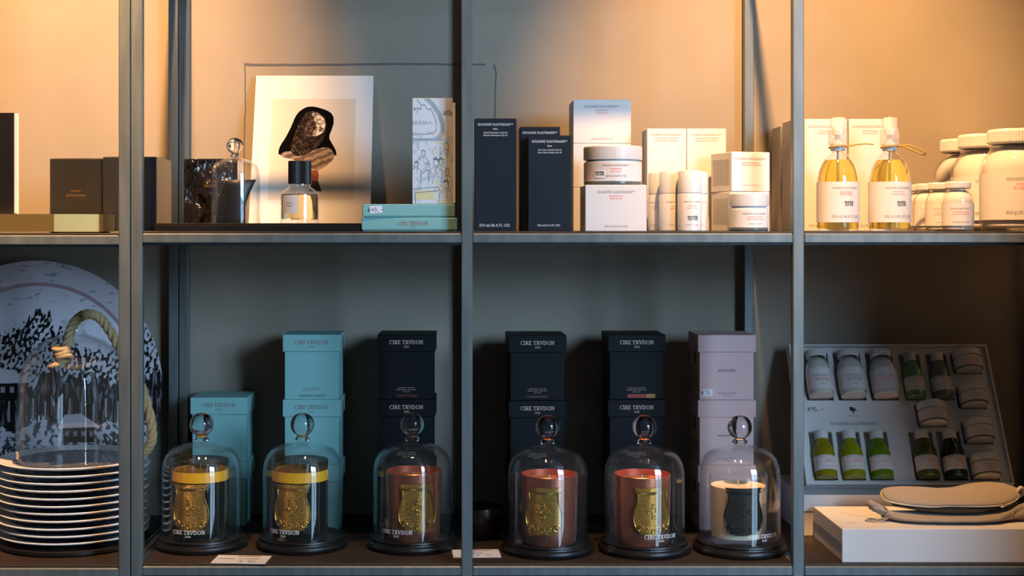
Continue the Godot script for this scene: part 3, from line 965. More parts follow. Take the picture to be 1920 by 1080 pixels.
func alpine_print() -> Image:                                              # 700 x 700: mountains, forest, huts and a fence in black ink
	var s := 700
	var im := Image.create_empty(s, s, false, Image.FORMAT_RGBA8)
	var n := FastNoiseLite.new()
	n.seed = 31
	n.frequency = 0.012
	n.fractal_octaves = 5
	var paper := Color(0.80, 0.80, 0.84)
	var ink := Color(0.075, 0.08, 0.09)
	for y in s:
		for x in s:
			var c := paper
			var cloud := n.get_noise_2d(x * 1.2, y * 5.0 + 400)
			if y < 130 and cloud > 0.38:
				c = Color(0.58, 0.60, 0.66)
			var px := x - 352.0
			var peak := 132.0 + absf(px) * (0.95 if px > 0 else 0.85) + n.get_noise_2d(x * 3.0, 10) * 46.0
			var far := 232.0 + n.get_noise_2d(x * 1.3, 900) * 70.0 + 30.0 * sin(x * 0.017)
			var rock := n.get_noise_2d(x * 5.5 + y * 2.6, y * 3.4 - x * 2.0)
			if y > far:
				c = ink if rock > 0.10 else paper
			if y > peak:
				c = ink if rock > -0.12 + (y - peak) * 0.0016 else paper
			if y > 322 + n.get_noise_2d(x * 1.4, 77) * 60:
				var tree := n.get_noise_2d(x * 8.0, y * 1.3 + 300)
				c = ink if tree > -0.16 else Color(0.42, 0.43, 0.47)
			if y > 440 + n.get_noise_2d(x, 1500) * 40:
				c = paper if n.get_noise_2d(x * 3.6, y * 3.6 + 70) < 0.10 else Color(0.30, 0.31, 0.35)
			im.set_pixel(x, y, c)
	for k in 40:                                                             # fence
		stroke(im, [Vector2(180 + k * 11, 384 + 8 * sin(k * 0.7)), Vector2(180 + k * 11, 430 + 6 * sin(k * 0.9))], 2.4, ink if k % 3 else Color(0.62, 0.62, 0.66))
	for h in [[272, 330, 50], [470, 450, 44]]:                               # huts
		im.fill_rect(Rect2i(h[0] - h[2], h[1], h[2] * 2, h[2]), ink)
		for r in 9:
			stroke(im, [Vector2(h[0] - h[2] - 10 + r * 2, h[1] + 4 - r * 4), Vector2(h[0] + h[2] + 10 - r * 6, h[1] - r * 4)], 2.4, paper)
		for w in 4:
			im.fill_rect(Rect2i(h[0] - h[2] + 8 + w * h[2] / 2, h[1] + 14, h[2] / 4, h[2] / 3), Color(0.6, 0.6, 0.65))
	var rng := RandomNumberGenerator.new()
	rng.seed = 9
	for b in [[560, 530], [500, 560], [610, 470], [420, 590], [300, 560]]:   # bare shrubs
		for k in 14:
			var f := -PI / 2 + rng.randf_range(-1.0, 1.0)
			var tip := Vector2(b[0], b[1]) + Vector2(cos(f), sin(f)) * rng.randf_range(30, 62)
			stroke(im, [Vector2(b[0], b[1]), tip, tip + Vector2(rng.randf_range(-12, 12), -10)], 1.8, ink)
	for k in 720:                                                            # the faint red line round the well
		dab(im, Vector2(350, 350) + Vector2(cos(TAU * k / 720), sin(TAU * k / 720)) * 287, 5.0, Color(0.66, 0.56, 0.60))
	return im

# ---------------------------------------------------------------- upper shelf
func upper_left() -> void:
	var low := UP_TOP - 3.5
	# brass tray on the shelf of the left unit
	var t := thing("brass_tray", "low brushed brass plinth with an angled end on the upper left shelf", "tray", Vector3(0, EYE + (low + 2.5) * K, 0))
	var foot := PackedVector2Array([Vector2(-1000, 25), Vector2(-768, 25), Vector2(-690, 52), Vector2(-684, 60), Vector2(-684, 150), Vector2(-1000, 150)])
	part(t, "plinth", prism(foot, 33.5), M.brass, Vector3.ZERO, Vector3(-90, 0, 0))
	for p in [[-770, -40], [-700, -130], [-940, -40], [-940, -130]]:
		part(t, "foot", lathe([[0, -2.5], [6, -2.5], [6, 0], [0, 0]], 16), M.dark_edge, Vector3(p[0], 0, p[1]))
	# the book standing on it
	var b := thing("book", "black hardback book with cream pages standing on the brass plinth", "book", Vector3(-903 * K, EYE + (low + 36.2) * K, -70 * K), -4.0)
	part(b, "front_cover", box(105, 194, 3.5, 0.6), M.black_card, Vector3(-2, 0, 11))
	part(b, "pages", box(104, 190, 17, 0.5), M.page, Vector3(-3, 2, 0))
	part(b, "back_cover", box(105, 194, 3.5, 0.6), M.page, Vector3(-2, 0, -11))
	# three perfume cartons in film
	for c in [[142, 175, 103, low, 148, "square black perfume carton behind the brass plinth", 0.0, "REVOLUTION", 2.0, 70], [243, 160, 106, UP_TOP, 147, "square black perfume carton partly hidden behind the twin steel posts", 0.0, "", 0.0, 140], [395, 172, 107, UP_TOP + 15.2, 129, "square black perfume carton in crinkled film behind the small glass bell", 0.0, "BRUMA", 0.0, 80]]:
		var o := carton("perfume_carton", c[5], spot(c[0], c[1], c[3]), c[2], c[4], c[9], M.film if c[7] == "BRUMA" else M.black_card, 0.0, "black perfume cartons")
		if c[7] != "":
			lines(o, [["TRUDON", 20, 0, 84, M.gold_ink], [c[7], 38 if c[7] == "REVOLUTION" else 24, 0, 75, M.gold_ink]])
		if c[7] != "BRUMA":
			var wrap := thin_glass(0.01)
			part(o, "film_wrap", box(c[2] + 1.6, c[4] + 1.6, c[9] + 1.6, 0.9), wrap, Vector3(0, -0.05, -c[9] / 2.0))

func upper_middle() -> void:
	var tray := thing("display_tray", "long black wooden tray under the perfume bottle and print", "tray", Vector3(-386 * K, EYE + UP_TOP * K, -215 * K))
	part(tray, "board", box(391, 12, 350, 0.8), M.black_wood)
	for s in [[0, 173.5, 391, 3], [0, -173.5, 391, 3], [-194, 0, 3, 350], [194, 0, 3, 350]]:
		part(tray, "edge", box(s[2], 3.2, s[3], 0.5), M.black_wood, Vector3(s[0], 12, s[1]))
	var top := UP_TOP + 15.2
	# small glass bell with a dark scented sheet
	var o := thing("small_bell_jar", "small glass bell jar over a black scent sheet on the tray", "bell jar", spot(441, 105, UP_TOP + 12.1))
	var bell := part(o, "glass_bell", lathe([[48, 0], [48.4, 2], [48, 92], [47, 104], [43, 115], [36, 122], [24, 127], [12, 130], [7, 133], [0, 133.5], [0, 131], [12, 127.5], [23, 124.5], [34, 120], [40.8, 113.5], [44.6, 103], [45.6, 92], [45.6, 2], [48, 0]], 64), M.glass)
	part(bell, "knob", lathe([[0, 133.2], [8, 133.2], [9, 135], [6.5, 138], [7, 140], [12, 143], [15.5, 148], [17, 154], [16, 160], [12, 166], [6, 169.5], [0, 170]], 32), M.knob)
	var s := thing("scent_sheet", "black curled scent sheet standing inside the small glass bell", "sheet", spot(441, 105, UP_TOP + 12.2))
	var rings := []
	for i in 9:
		var f := i / 8.0
		var left := lerpf(-40, -18, f) - 4 * sin(f * PI)
		var right := lerpf(20, 40, clampf((f - 0.35) / 0.65, 0, 1) ** 1.5)
		var ring := []
		for k in 9:
			var x := lerpf(left, right, k / 8.0)
			ring.append(Vector3(x, f * 86 + x * 0.03, 12 * cos(x / 22.0) - 6))
		for k in range(8, -1, -1):
			var x := lerpf(left, right, k / 8.0)
			ring.append(Vector3(x, f * 86 + x * 0.03, 12 * cos(x / 22.0) - 8.5))
		ring.reverse()
		rings.append(ring)
	rings.reverse()
	for r in rings:
		r.reverse()
	part(s, "sheet", loft(rings), M.black_card, Vector3(0, 1.5, 0))
	# perfume bottle
	var p := thing("perfume_bottle", "clear perfume bottle with ribbed black cap and square white label", "bottle", spot(562, 90, UP_TOP + 12.1))
	part(p, "glass", lathe([[0, 0], [36, 0], [37.5, 1.5], [37.5, 58], [36.8, 61], [33, 65], [26, 70], [21, 74], [20, 76], [20, 79], [18, 79], [18, 75], [24.6, 68.5], [31.5, 63.5], [35, 60], [35.5, 57], [35.5, 12], [33, 10], [0, 10]], 56), M.glass)
	part(p, "perfume", lathe([[0, 10.3], [32.8, 10.3], [35.2, 12.2], [35.2, 56.5], [33.5, 59.5], [0, 60]], 56), M.perfume)
	part(p, "cap", lathe([[0, 79.2], [21.5, 79.2], [22.3, 80], [22.3, 123], [21.5, 124], [0, 124]], 72, 0.045, 1), M.black_card)
	part(p, "paper_label", arc_sheet(37.5, 0.47, 22, 57), M.label_paper, Vector3.ZERO, Vector3(0, -26, 0))
	for w in [["TRUDON", 15, 42], ["BRUMA", 12, 36.5]]:
		part(p, "lettering", text_mesh(w[0], w[1], false, 38.3), M.grey_ink, Vector3(0, w[2], 0), Vector3(0, -26, 0))
	# framed print leaning against the wall
	var lean := rad_to_deg(atan2(112.0, 329.0))
	var f := thing("art_print", "white mounted print of a marble bust leaning against the wall", "picture", Vector3(-320 * K, EYE + (UP_TOP + 15.3) * K, -352 * K))
	var sheet := part(f, "mount", box(259, 346, 3, 0.4), M.paper, Vector3(0, 0, 0), Vector3(-lean, 0, 0))
	var art := part(sheet, "print", quad_uv(183, 236), printed(bust_print(), 0.95), Vector3(0.5, 54, 1.7))
	art.set_meta("label", "beige photograph of a draped bust with black hood shape")
	# flat turquoise boxes and the illustrated carton on them
	for k in 2:
		var q := thing("flat_box", ["lower flat turquoise box with red lettering beside the steel post", "upper flat turquoise box carrying a price sticker"][k], "box", Vector3((-96.0 - 3 * k) * K, EYE + (UP_TOP + 26.0 * k) * K, -106 * K), [-1.0, 1.5][k], "flat turquoise boxes")
		part(q, "base", box(176 - 4 * k, 16, 122, 0.8), M.teal)
		var st := begin()
		add_box(st, Vector3(0, 2, 0), 181.0 - 5 * k, 23.6, 128, 1.6)
		part(q, "lid", done(st), M.teal)
		if k == 0:
			lines(q, [["CIRE TRVDON", 58, 8, 15, M.red_ink], ["1643", 9, 8, 8, M.red_ink]], 64.4)
		else:
			var tag := part(q, "price_sticker", box(24, 14, 0.6, 0.2), M.sticker, Vector3(-62, 8, 64.3), Vector3(0, 0, 3))
			part(tag, "handwriting", pen_mesh("€40,-", 8), M.blue_pen, Vector3(0, 7, 0.4))
	var g := thing("illustrated_carton", "tall pale carton printed with a cafe sketch on the turquoise boxes", "box", spot(811, 47, UP_TOP + 52.0), 2.0)
	part(g, "carton", box(77, 202, 58, 0.8), M.white_card, Vector3(0, 0, -29))
	part(g, "sketch_print", quad_uv(76, 200), printed(sketch_print(), 0.55), Vector3(0, 1, 0.25))
	part(g, "pages", box(5, 192, 50, 0.4), M.page, Vector3(41, 2, -30))

func upper_right() -> void:
	var name_w := [["SUSANNE KAUFMANN™", 66.0]]
	for c in [[929, 50, 80, 215, 60, "tall navy carton reading 250 ml, next to the middle post", ["Dusch-Shampoo Linie M", "Shower-Shampoo Line M"], "250 ml (8.4 FL OZ)"], [1012.5, 104, 78, 203, 58, "navy carton half hidden behind the shorter navy carton", ["Körperlotion Linie M", "Body Lotion Line M"], ""], [1030.5, 42, 82, 182, 52, "shorter navy carton reading 100 ml in front", ["After Shave Balsam Linie M", "After Shave Balm Line M"], "100 ml (3.4 FL OZ)"]]:
		var o := carton("navy_carton", c[5], spot(c[0], c[1], UP_TOP), c[2], c[3], c[4], M.navy, 0.0, "navy cosmetics cartons")
		lines(o, [["SUSANNE KAUFMANN™", 68, 0, c[3] - 11, M.white_ink], ["Men", 9, 0, c[3] - 19.5, M.white_ink], [c[6][0], 45, 0, c[3] - 27, M.white_ink], [c[6][1], 46, 0, c[3] - 32, M.white_ink]])
		if c[7] != "":
			lines(o, [[c[7], 58 if c[1] == 50 else 43, -2, 11, M.white_ink]])
	# body butter: a stack of three cartons, one more in front with the tester jar on it
	for k in 3:
		var o := carton("body_butter_carton", ["white body butter carton at the foot of the stack of three", "white body butter carton in the middle of the stack of three", "white body butter carton on top of the stack of three"][k], spot(1129, 258, UP_TOP + 90.5 * k), 119, 89.8, 112, M.white_card, 0.0, "white body butter cartons")
		lines(o, [["SUSANNE KAUFMANN™", 72, 0, 76, M.grey_ink], ["Körperbutter", 24, 0, 67.8, M.coral_ink], ["Body Butter", 23, 0, 62.2, M.coral_ink], ["200 ml (6.8 FL OZ)", 44, 0, 9, M.grey_ink]])
	var fr := carton("body_butter_carton", "white body butter carton standing in front under the tester jar", spot(1155, 48, UP_TOP), 117, 88, 117, M.white_card, 0.0, "white body butter cartons")
	lines(fr, [["SUSANNE KAUFMANN™", 72, 0, 75, M.grey_ink], ["Körperbutter", 26, 0, 67, M.coral_ink], ["Body Butter", 24, 0, 62, M.coral_ink], ["200 ml (6.8 FL OZ)", 44, 0, 9, M.grey_ink]])
	for k in 14:
		part(fr, "lettering", text_mesh("Reichhaltige Pflege für den Körper", 60), M.grey_ink, Vector3(-58.8, 70 - 4.2 * k, -56), Vector3(0, -90, 0))
	var jar := cream_jar("large white body butter tester jar on the front carton", spot(1149, 106, UP_TOP + 88.7), 56, 76, 0.0, "white cream jars", [["SUSANNE KAUFMANN™", 54, 37.5, M.grey_ink], ["Körperbutter", 23, 30.5, M.coral_ink], ["Body Butter", 21, 25.2, M.coral_ink], ["200 ml (6.8 FL OZ)", 42, 17, M.grey_ink]])
	part(jar, "price_sticker", arc_sheet(56.6, 0.2, 14, 28), M.sticker, Vector3.ZERO, Vector3(0, -32, 0))
	part(jar, "handwriting", pen_mesh("TESTER", 7.0, 0.15, 57.4, 0.6), M.pen, Vector3(0, 22, 0), Vector3(0, -32, 0))
	# hand balm: two tall cream cartons, four dispensers, two small cartons, a small jar
	for k in 2:
		var o := carton("tall_cream_carton", ["tall cream carton behind the white dispensers, nearer the middle post", "tall cream carton behind the dispensers, nearer the two stacked cartons"][k], spot(1250.0 + 74.6 * k, 204, UP_TOP), 79.4, 207, 78, M.cream_card, 0.0, "tall cream cartons")
		lines(o, [["SUSANNE KAUFMANN™", 64, 0, 195, M.grey_ink], ["Handbalsam rückfettend", 50, 0, 188, M.coral_ink], ["Hand Cream moisturizing", 46, 0, 182.3, M.coral_ink]])
	airless_tube(1237, 134, "white dispenser at the back left of the group of four", -30)
	airless_tube(1258, 86, "white dispenser just left of the one marked tester", 12)
	airless_tube(1293, 48, "white dispenser marked TESTER in front", 2, true)
	airless_tube(1305, 108, "white dispenser mostly hidden behind the one marked tester", 0)
	for k in 2:
		var o := thing("small_cream_carton", ["small white carton under another behind the little tester jar", "small white carton stacked on top, turned slightly"][k], "box", Vector3(556 * K, EYE + (UP_TOP + 77.5 * k) * K, -150 * K), [16.0, 18.0][k], "small white hand cream cartons")
		part(o, "carton", box(84, 76.8, 84, 0.9), M.white_card)
		var flap := begin()
		add_box(flap, Vector3(0, 76.8, 0), 81, 0.6, 80, 0.3)
		part(o, "top_flap", done(flap), M.white_card)
		lines(o, [["SUSANNE KAUFMANN™", 70, 0, 64, M.grey_ink], ["Handcreme pflegend", 38, 0, 56, M.coral_ink], ["Hand Cream caring", 42, 0, 51.5, M.coral_ink], ["50 ml (1.7 FL OZ)", 34, 0, 12, M.grey_ink]], 42.3)
		for r in 13:
			part(o, "lettering", text_mesh("Mit wertvollen Pflanzenölen gepflegt", 64), M.grey_ink, Vector3(-42.3, 62 - 4 * r, 0), Vector3(0, -90, 0))
	cream_jar("small white tester jar in front of the two stacked cartons", spot(1403.5, 54, UP_TOP), 37, 73, 8.0, "white cream jars", [["SUSANNE KAUFMANN™", 50, 33, M.grey_ink], ["Handcreme pflegend", 30, 27, M.coral_ink], ["Hand Cream caring", 34, 22.5, M.coral_ink], ["50 ml (1.7 FL OZ)", 26, 14, M.grey_ink]])
	# right bay: tall cartons behind the pump bottles
	for c in [[739, 200, "tall cream carton behind the pump bottle, closest to the steel post", 0], [735, 291, "second tall cream carton in the row behind the steel post", 1], [733, 382, "third tall cream carton in the row, against the wall", 2], [829, 200, "tall cream carton behind the right-hand pump bottle", 0]]:
		var o := carton("tall_cream_carton", c[2], Vector3(c[0] * K, EYE + UP_TOP * K, -c[1] * K), 86, 226 + (6 if c[3] == 1 else 0), 84, M.cream_card, 0.0, "tall cream cartons")
		if c[3] == 0:
			lines(o, [["SUSANNE KAUFMANN™", 72, 0, 211, M.grey_ink], ["Dusch-Shampoo", 30, 0, 202, M.coral_ink], ["Shower-Shampoo", 32, 0, 197, M.coral_ink], ["250 ml (8.4 FL OZ)", 60, -4, 11, M.grey_ink]])
	pump_bottle(1571, 92, "Handseife", "pump bottle of yellow hand soap nearest the steel post", [Vector3(14, 164, 8), Vector3(30, 167, 10), Vector3(52, 169, 8), Vector3(68, 168, 4)])
	pump_bottle(1668, 92, "Dusch-Shampoo", "pump bottle of yellow shampoo with a drooping cord loop", [Vector3(14, 164, 8), Vector3(34, 166, 12), Vector3(54, 158, 14), Vector3(66, 151, 12), Vector3(62, 148, 8), Vector3(48, 154, 6), Vector3(26, 164, 4), Vector3(12, 164, 2)])
	var small := [["SUSANNE KAUFMANN™", 40, 43, M.grey_ink], ["Johanniskrautbad", 29, 36.5, M.coral_ink], ["St. John's Wort Bath", 34, 32, M.coral_ink], ["70 g (NET WT 2.4 OZ)", 32, 17, M.grey_ink]]
	var spots := [[1796, 58, "small powder jar at the front of the row of four"], [1764, 118, "second small powder jar in the row of four"], [1740, 178, "third small powder jar in the row of four"], [1729, 238, "rearmost small powder jar in the row of four"]]
	for s in spots:
		powder_jar(s[2], spot(s[0], s[1], UP_TOP), 29, 95, -8.0, "small powder jars", small)
	var big := [["SUSANNE KAUFMANN™", 88, 100, M.grey_ink], ["Johanniskrautbad", 54, 89.5, M.coral_ink], ["St. John's Wort Bath", 62, 82, M.coral_ink], ["400 g (NET WT 14.1 OZ)", 92, 35, M.grey_ink]]
	for s in [[1908, 108, "large powder jar reading 400 g at the right edge in front"], [1850, 254, "large powder jar in the middle of the row of three"], [1814, 400, "large powder jar at the back against the wall"]]:
		powder_jar(s[2], spot(s[0], s[1], UP_TOP), 70, 198, -2.0, "large powder jars", big)

# ---------------------------------------------------------------- lower shelf
func lower_left() -> void:
	var low := LOW_TOP - 3.5
	# the big printed tray leaning against the wall
	var o := thing("round_tray", "large round tray printed with a black and white alpine scene", "tray", spot(60, 405, low + 3), 0.0)
	var r := 280.0
	var st := SurfaceTool.new()
	st.begin(Mesh.PRIMITIVE_TRIANGLES)
	var prof := [[0.0, 0.0, 0], [r * 0.8, 0.0, 0], [r * 0.84, 3.0, 1], [r * 0.98, 13.0, 1], [r, 15.0, 2], [r, 12.0, 3], [r * 0.97, 8.0, 4], [r * 0.84, -2.0, 4], [r * 0.8, -5.0, 4], [0.0, -5.0, 4]]
	for i in prof.size() - 1:
		st.set_smooth_group(prof[i + 1][2])
		for k in 96:
			var q := []
			for c in [[i, k], [i, k + 1], [i + 1, k + 1], [i + 1, k]]:
				var f: float = TAU * c[1] / 96.0
				var v := Vector3(prof[c[0]][0] * cos(f), prof[c[0]][0] * sin(f), prof[c[0]][1])
				q.append([v, Vector2(0.5 + v.x / r / 2, 0.5 - v.y / r / 2)])
			for t in [0, 1, 2, 0, 2, 3]:
				st.set_uv(q[t][1])
				st.add_vertex(q[t][0] * K)
	part(o, "tray", done(st), printed(alpine_print(), 0.3), Vector3(0, r, -24), Vector3(-5, 0, 0))
	# the stack of plates on a dark round board
	var d := 214.0
	var x := 139.0
	var b := thing("round_board", "dark round wooden board under the stack of plates", "board", spot(x, d, low))
	part(b, "board", lathe([[0, 0], [146, 0], [150, 3], [150, 9], [147, 11], [0, 11]], 72), M.black_wood)
	var order := ["bottom", "second", "third", "fourth", "fifth", "sixth", "seventh", "eighth", "ninth", "tenth", "top"]
	var dark_print := grain(mat(Color.WHITE, 0.25), Color(0.10, 0.11, 0.13), Color(0.62, 0.63, 0.68), 0.03, Vector3(14, 14, 14))
	for k in 11:
		var word: String = order[k]
		var p := thing("plate", "white-rimmed plate, %s of the stack of eleven%s" % [word, "" if word in ["bottom", "top"] else " counted from the board"], "plate", spot(x + 1.5 * sin(k * 2.3), d + 2.0 * cos(k * 1.7), low + 11.2 + 14.5 * k), 0.0, "stacked white plates")
		part(p, "plate", lathe([[0, 1.5], [84, 1.5], [85, 0], [90, 0], [92, 2], [110, 4.5], [134, 8.5], [145, 10.6], [149.4, 12.6], [150, 14.4], [148.6, 15.6], [144, 14.6], [118, 9.5], [100, 6.2], [88, 5], [0, 5]], 96), M.ceramic)
		part(p, "printed_well", lathe([[118.5, 9.9], [118, 10.1], [100, 6.8], [88, 5.6], [0, 5.6]], 64), dark_print)
	# glass dome with a rope handle, standing on the top plate
	var up := low + 11.2 + 14.5 * 10 + 15.7
	var g := thing("glass_dome", "large glass dome with a knotted rope handle on the plates", "dome", spot(x, d, up - 2.2))
	part(g, "glass", lathe([[113, 0], [116, 3], [114, 10], [113, 60], [112, 110], [109, 150], [103, 180], [92, 205], [76, 224], [56, 237], [36, 245], [24, 251], [20, 258], [22, 268], [27, 277], [25, 279], [19, 270], [17, 259], [21, 249], [34, 242], [54, 234], [74, 221], [89.5, 203], [100.3, 179], [106.3, 149], [109.4, 110], [110.4, 60], [111, 10], [113, 0]], 80), M.glass)
	var c := []
	for q in [[118, 664, 95], [128, 640, 104], [133, 618, 120], [146, 598, 150], [166, 589, 190], [188, 597, 205], [206, 620, 205], [224, 652, 205], [246, 690, 205], [268, 734, 205], [282, 786, 205], [285, 822, 205], [276, 842, 205], [268, 850, 205]]:
		c.append(Vector3((q[0] - 862.0) / sc(q[2]) - (x - 862.0) / sc(d), (432.0 - q[1]) / sc(q[2]) - (up - 2.2), d - q[2]))
	var path := curve_points(c, 220)
	st = begin()
	for s in 3:
		var strand := []
		for i in path.size():
			var t: Vector3 = (path[mini(i + 1, path.size() - 1)] - path[maxi(i - 1, 0)]).normalized()
			var n := t.cross(Vector3(0.05, 0.02, 1)).normalized()
			var f := i * 0.27 + TAU * s / 3
			strand.append(path[i] + (n * cos(f) + t.cross(n) * sin(f)) * 5.0)
		add_tube(st, strand, 5.6, 9, s + 1)
	var rope := part(g, "rope_handle", done(st), M.rope)
	st = begin()
	for s in 5:                                                             # the knot: turns of rope pulled tight, and its frayed end
		var loop := []
		for k in 19:
			var f := TAU * k / 18
			loop.append(c[0] + Vector3(13.0 * cos(f), -9.0 + s * 5.5 + 5 * sin(f + s), 11.0 * sin(f)).rotated(Vector3(0, 0, 1), 0.35))
		add_tube(st, loop, 5.4, 8, s + 1)
	for k in 12:
		var f := TAU * k / 12
		add_tube(st, [c[0] + Vector3(-3, -10, 2), c[0] + Vector3(-10 + 8 * cos(f), -19, 4 + 7 * sin(f)), c[0] + Vector3(-17 + 11 * cos(f), -25, 5 + 9 * sin(f))], 2.2, 6, 10 + k)
	part(rope, "knot", done(st), M.rope)
	var tag := part(g, "price_sticker", arc_sheet(114.4, 0.07, 6, 20), M.sticker, Vector3.ZERO, Vector3(0, -56, 0))
	part(tag, "handwriting", pen_mesh("€65,", 6, 0.14, 115.4), M.pen, Vector3(0, 13, 0))

func lower_middle() -> void:
	var teal_near := "turquoise candle boxes by the left posts"
	for k in 2:
		candle_box(410, 338, k, 0.0, "teal", ["turquoise candle box at the foot of the pair behind the leftmost bell jar", "turquoise candle box on top of the pair behind the leftmost bell jar"][k], teal_near)
	for k in 3:
		candle_box(584, 302, k, 0.0, "teal", ["turquoise candle box at the bottom of the stack of three", "turquoise candle box in the middle of the stack of three", "turquoise candle box on top, printed SPIRITUS SANCTI"][k], "turquoise candle boxes in a stack of three", "saint" if k == 2 else "")
		candle_box(762, 304, k, -0.5, "black", ["black candle box at the bottom of the stack left of the middle post", "black candle box in the middle of the stack left of the middle post", "black candle box on top of the stack left of the middle post"][k], "black candle boxes left of the middle post", "dim" if k == 2 else "")
		candle_box(1008, 284, k, 1.5, "black", ["black candle box at the bottom of the stack just right of the middle post", "black candle box in the middle of the stack just right of the middle post", "black candle box on top of the stack just right of the middle post"][k], "black candle boxes right of the middle post", "dim" if k == 2 else "")
		candle_box(1194, 300, k, 0.5, "black", ["black candle box at the bottom of the stack beside the pink boxes", "black candle box in the middle of the stack beside the pink boxes", "black candle box on top, with a red and gold strip, beside the pink boxes"][k], "black candle boxes beside the pink ones", "strip" if k == 2 else "")
		candle_box(1363, 292, k, 0.0, "pink", ["pink candle box at the bottom of the pink stack", "pink candle box in the middle of the pink stack", "pink candle box on top with a price sticker"][k], "pink candle boxes", "price" if k == 2 else "")
	bell_jar(378, 156, -9, "leftmost glass bell jar, in front of the pair of turquoise boxes")
	bell_jar(567, 156, -22, "glass bell jar in front of the stack of three turquoise boxes")
	bell_jar(773, 156, -22, "glass bell jar over a copper candle left of the middle post")
	bell_jar(1027, 118, 999, "glass bell jar over a copper candle just right of the middle post")
	bell_jar(1208, 118, 17, "glass bell jar over a copper candle in front of black and pink boxes")
	bell_jar(1387, 118, 25, "glass bell jar over the white candle, rightmost of the six")
	candle(376, 156, "green", -12, "dark green candle with gold plaque under the leftmost bell jar")
	candle(563, 156, "green", -12, "dark green candle with gold plaque before the three turquoise boxes")
	candle(775, 156, "copper", 10, "copper candle with gold plaque left of the middle post")
	candle(1030, 118, "copper", -16, "copper candle with gold plaque just right of the middle post")
	candle(1204, 118, "copper", 14, "copper candle with gold plaque second from the right end")
	candle(1384, 118, "white", 0, "cream candle with black plaque under the rightmost bell jar")
	var b := thing("bowl", "small dark bronze bowl standing behind the middle post", "bowl", spot(899, 232, LOW_TOP))
	part(b, "bowl", lathe([[0, 4], [26, 4], [27, 0], [33, 0], [35, 5], [44, 18], [49.5, 38], [51, 62], [50, 64.5], [48.4, 63.5], [47, 40], [41, 20], [30, 10], [0, 8]], 56), M.bronze)
	for k in 2:
		var c := thing("price_card", ["handwritten price card between the two green candles", "handwritten price card behind the middle post"][k], "card", [Vector3(-415 * K, EYE + LOW_TOP * K, -35 * K), Vector3(32 * K, EYE + LOW_TOP * K, -84 * K)][k], [-4.0, 3.0][k], "handwritten price cards")
		part(c, "card", box([104, 92][k], 0.8, [64, 66][k], 0.2), M.paper, Vector3(0, 0.2, 0))
		part(c, "stripe", box(44, 0.2, 7, 0.05), mat(Color(0.72, 0.52, 0.42), 0.7), Vector3(10, 1.05, -24))
		part(c, "handwriting", pen_mesh(["VERRE CLOCHE", "CLOCHE"][k], 9, 0.1), M.blue_pen, Vector3(-6, 1.2, -4), Vector3(-90, 0, 0))
		part(c, "handwriting", pen_mesh(["€ 95,-", "€ 75,-"][k], 10, 0.1), M.blue_pen, Vector3(22, 1.2, 16), Vector3(-90, 0, 0))

const LEAN := 29.1

func on_panel(px: float, py: float) -> Vector2:                             # where a point of the leaning tray lies on it, in u from the middle of its foot
	var t := 0.5
	var lo := 0.0
	var hi := 1.0
	for k in 30:
		t = (lo + hi) / 2
		if 432.0 + (541.0 - 278.0 * t) * sc(285.0 + 155.0 * t) > py:
			lo = t
		else:
			hi = t
	return Vector2((px - 862.0) / sc(285.0 + 155.0 * t) - 935.0, t * 318.3)

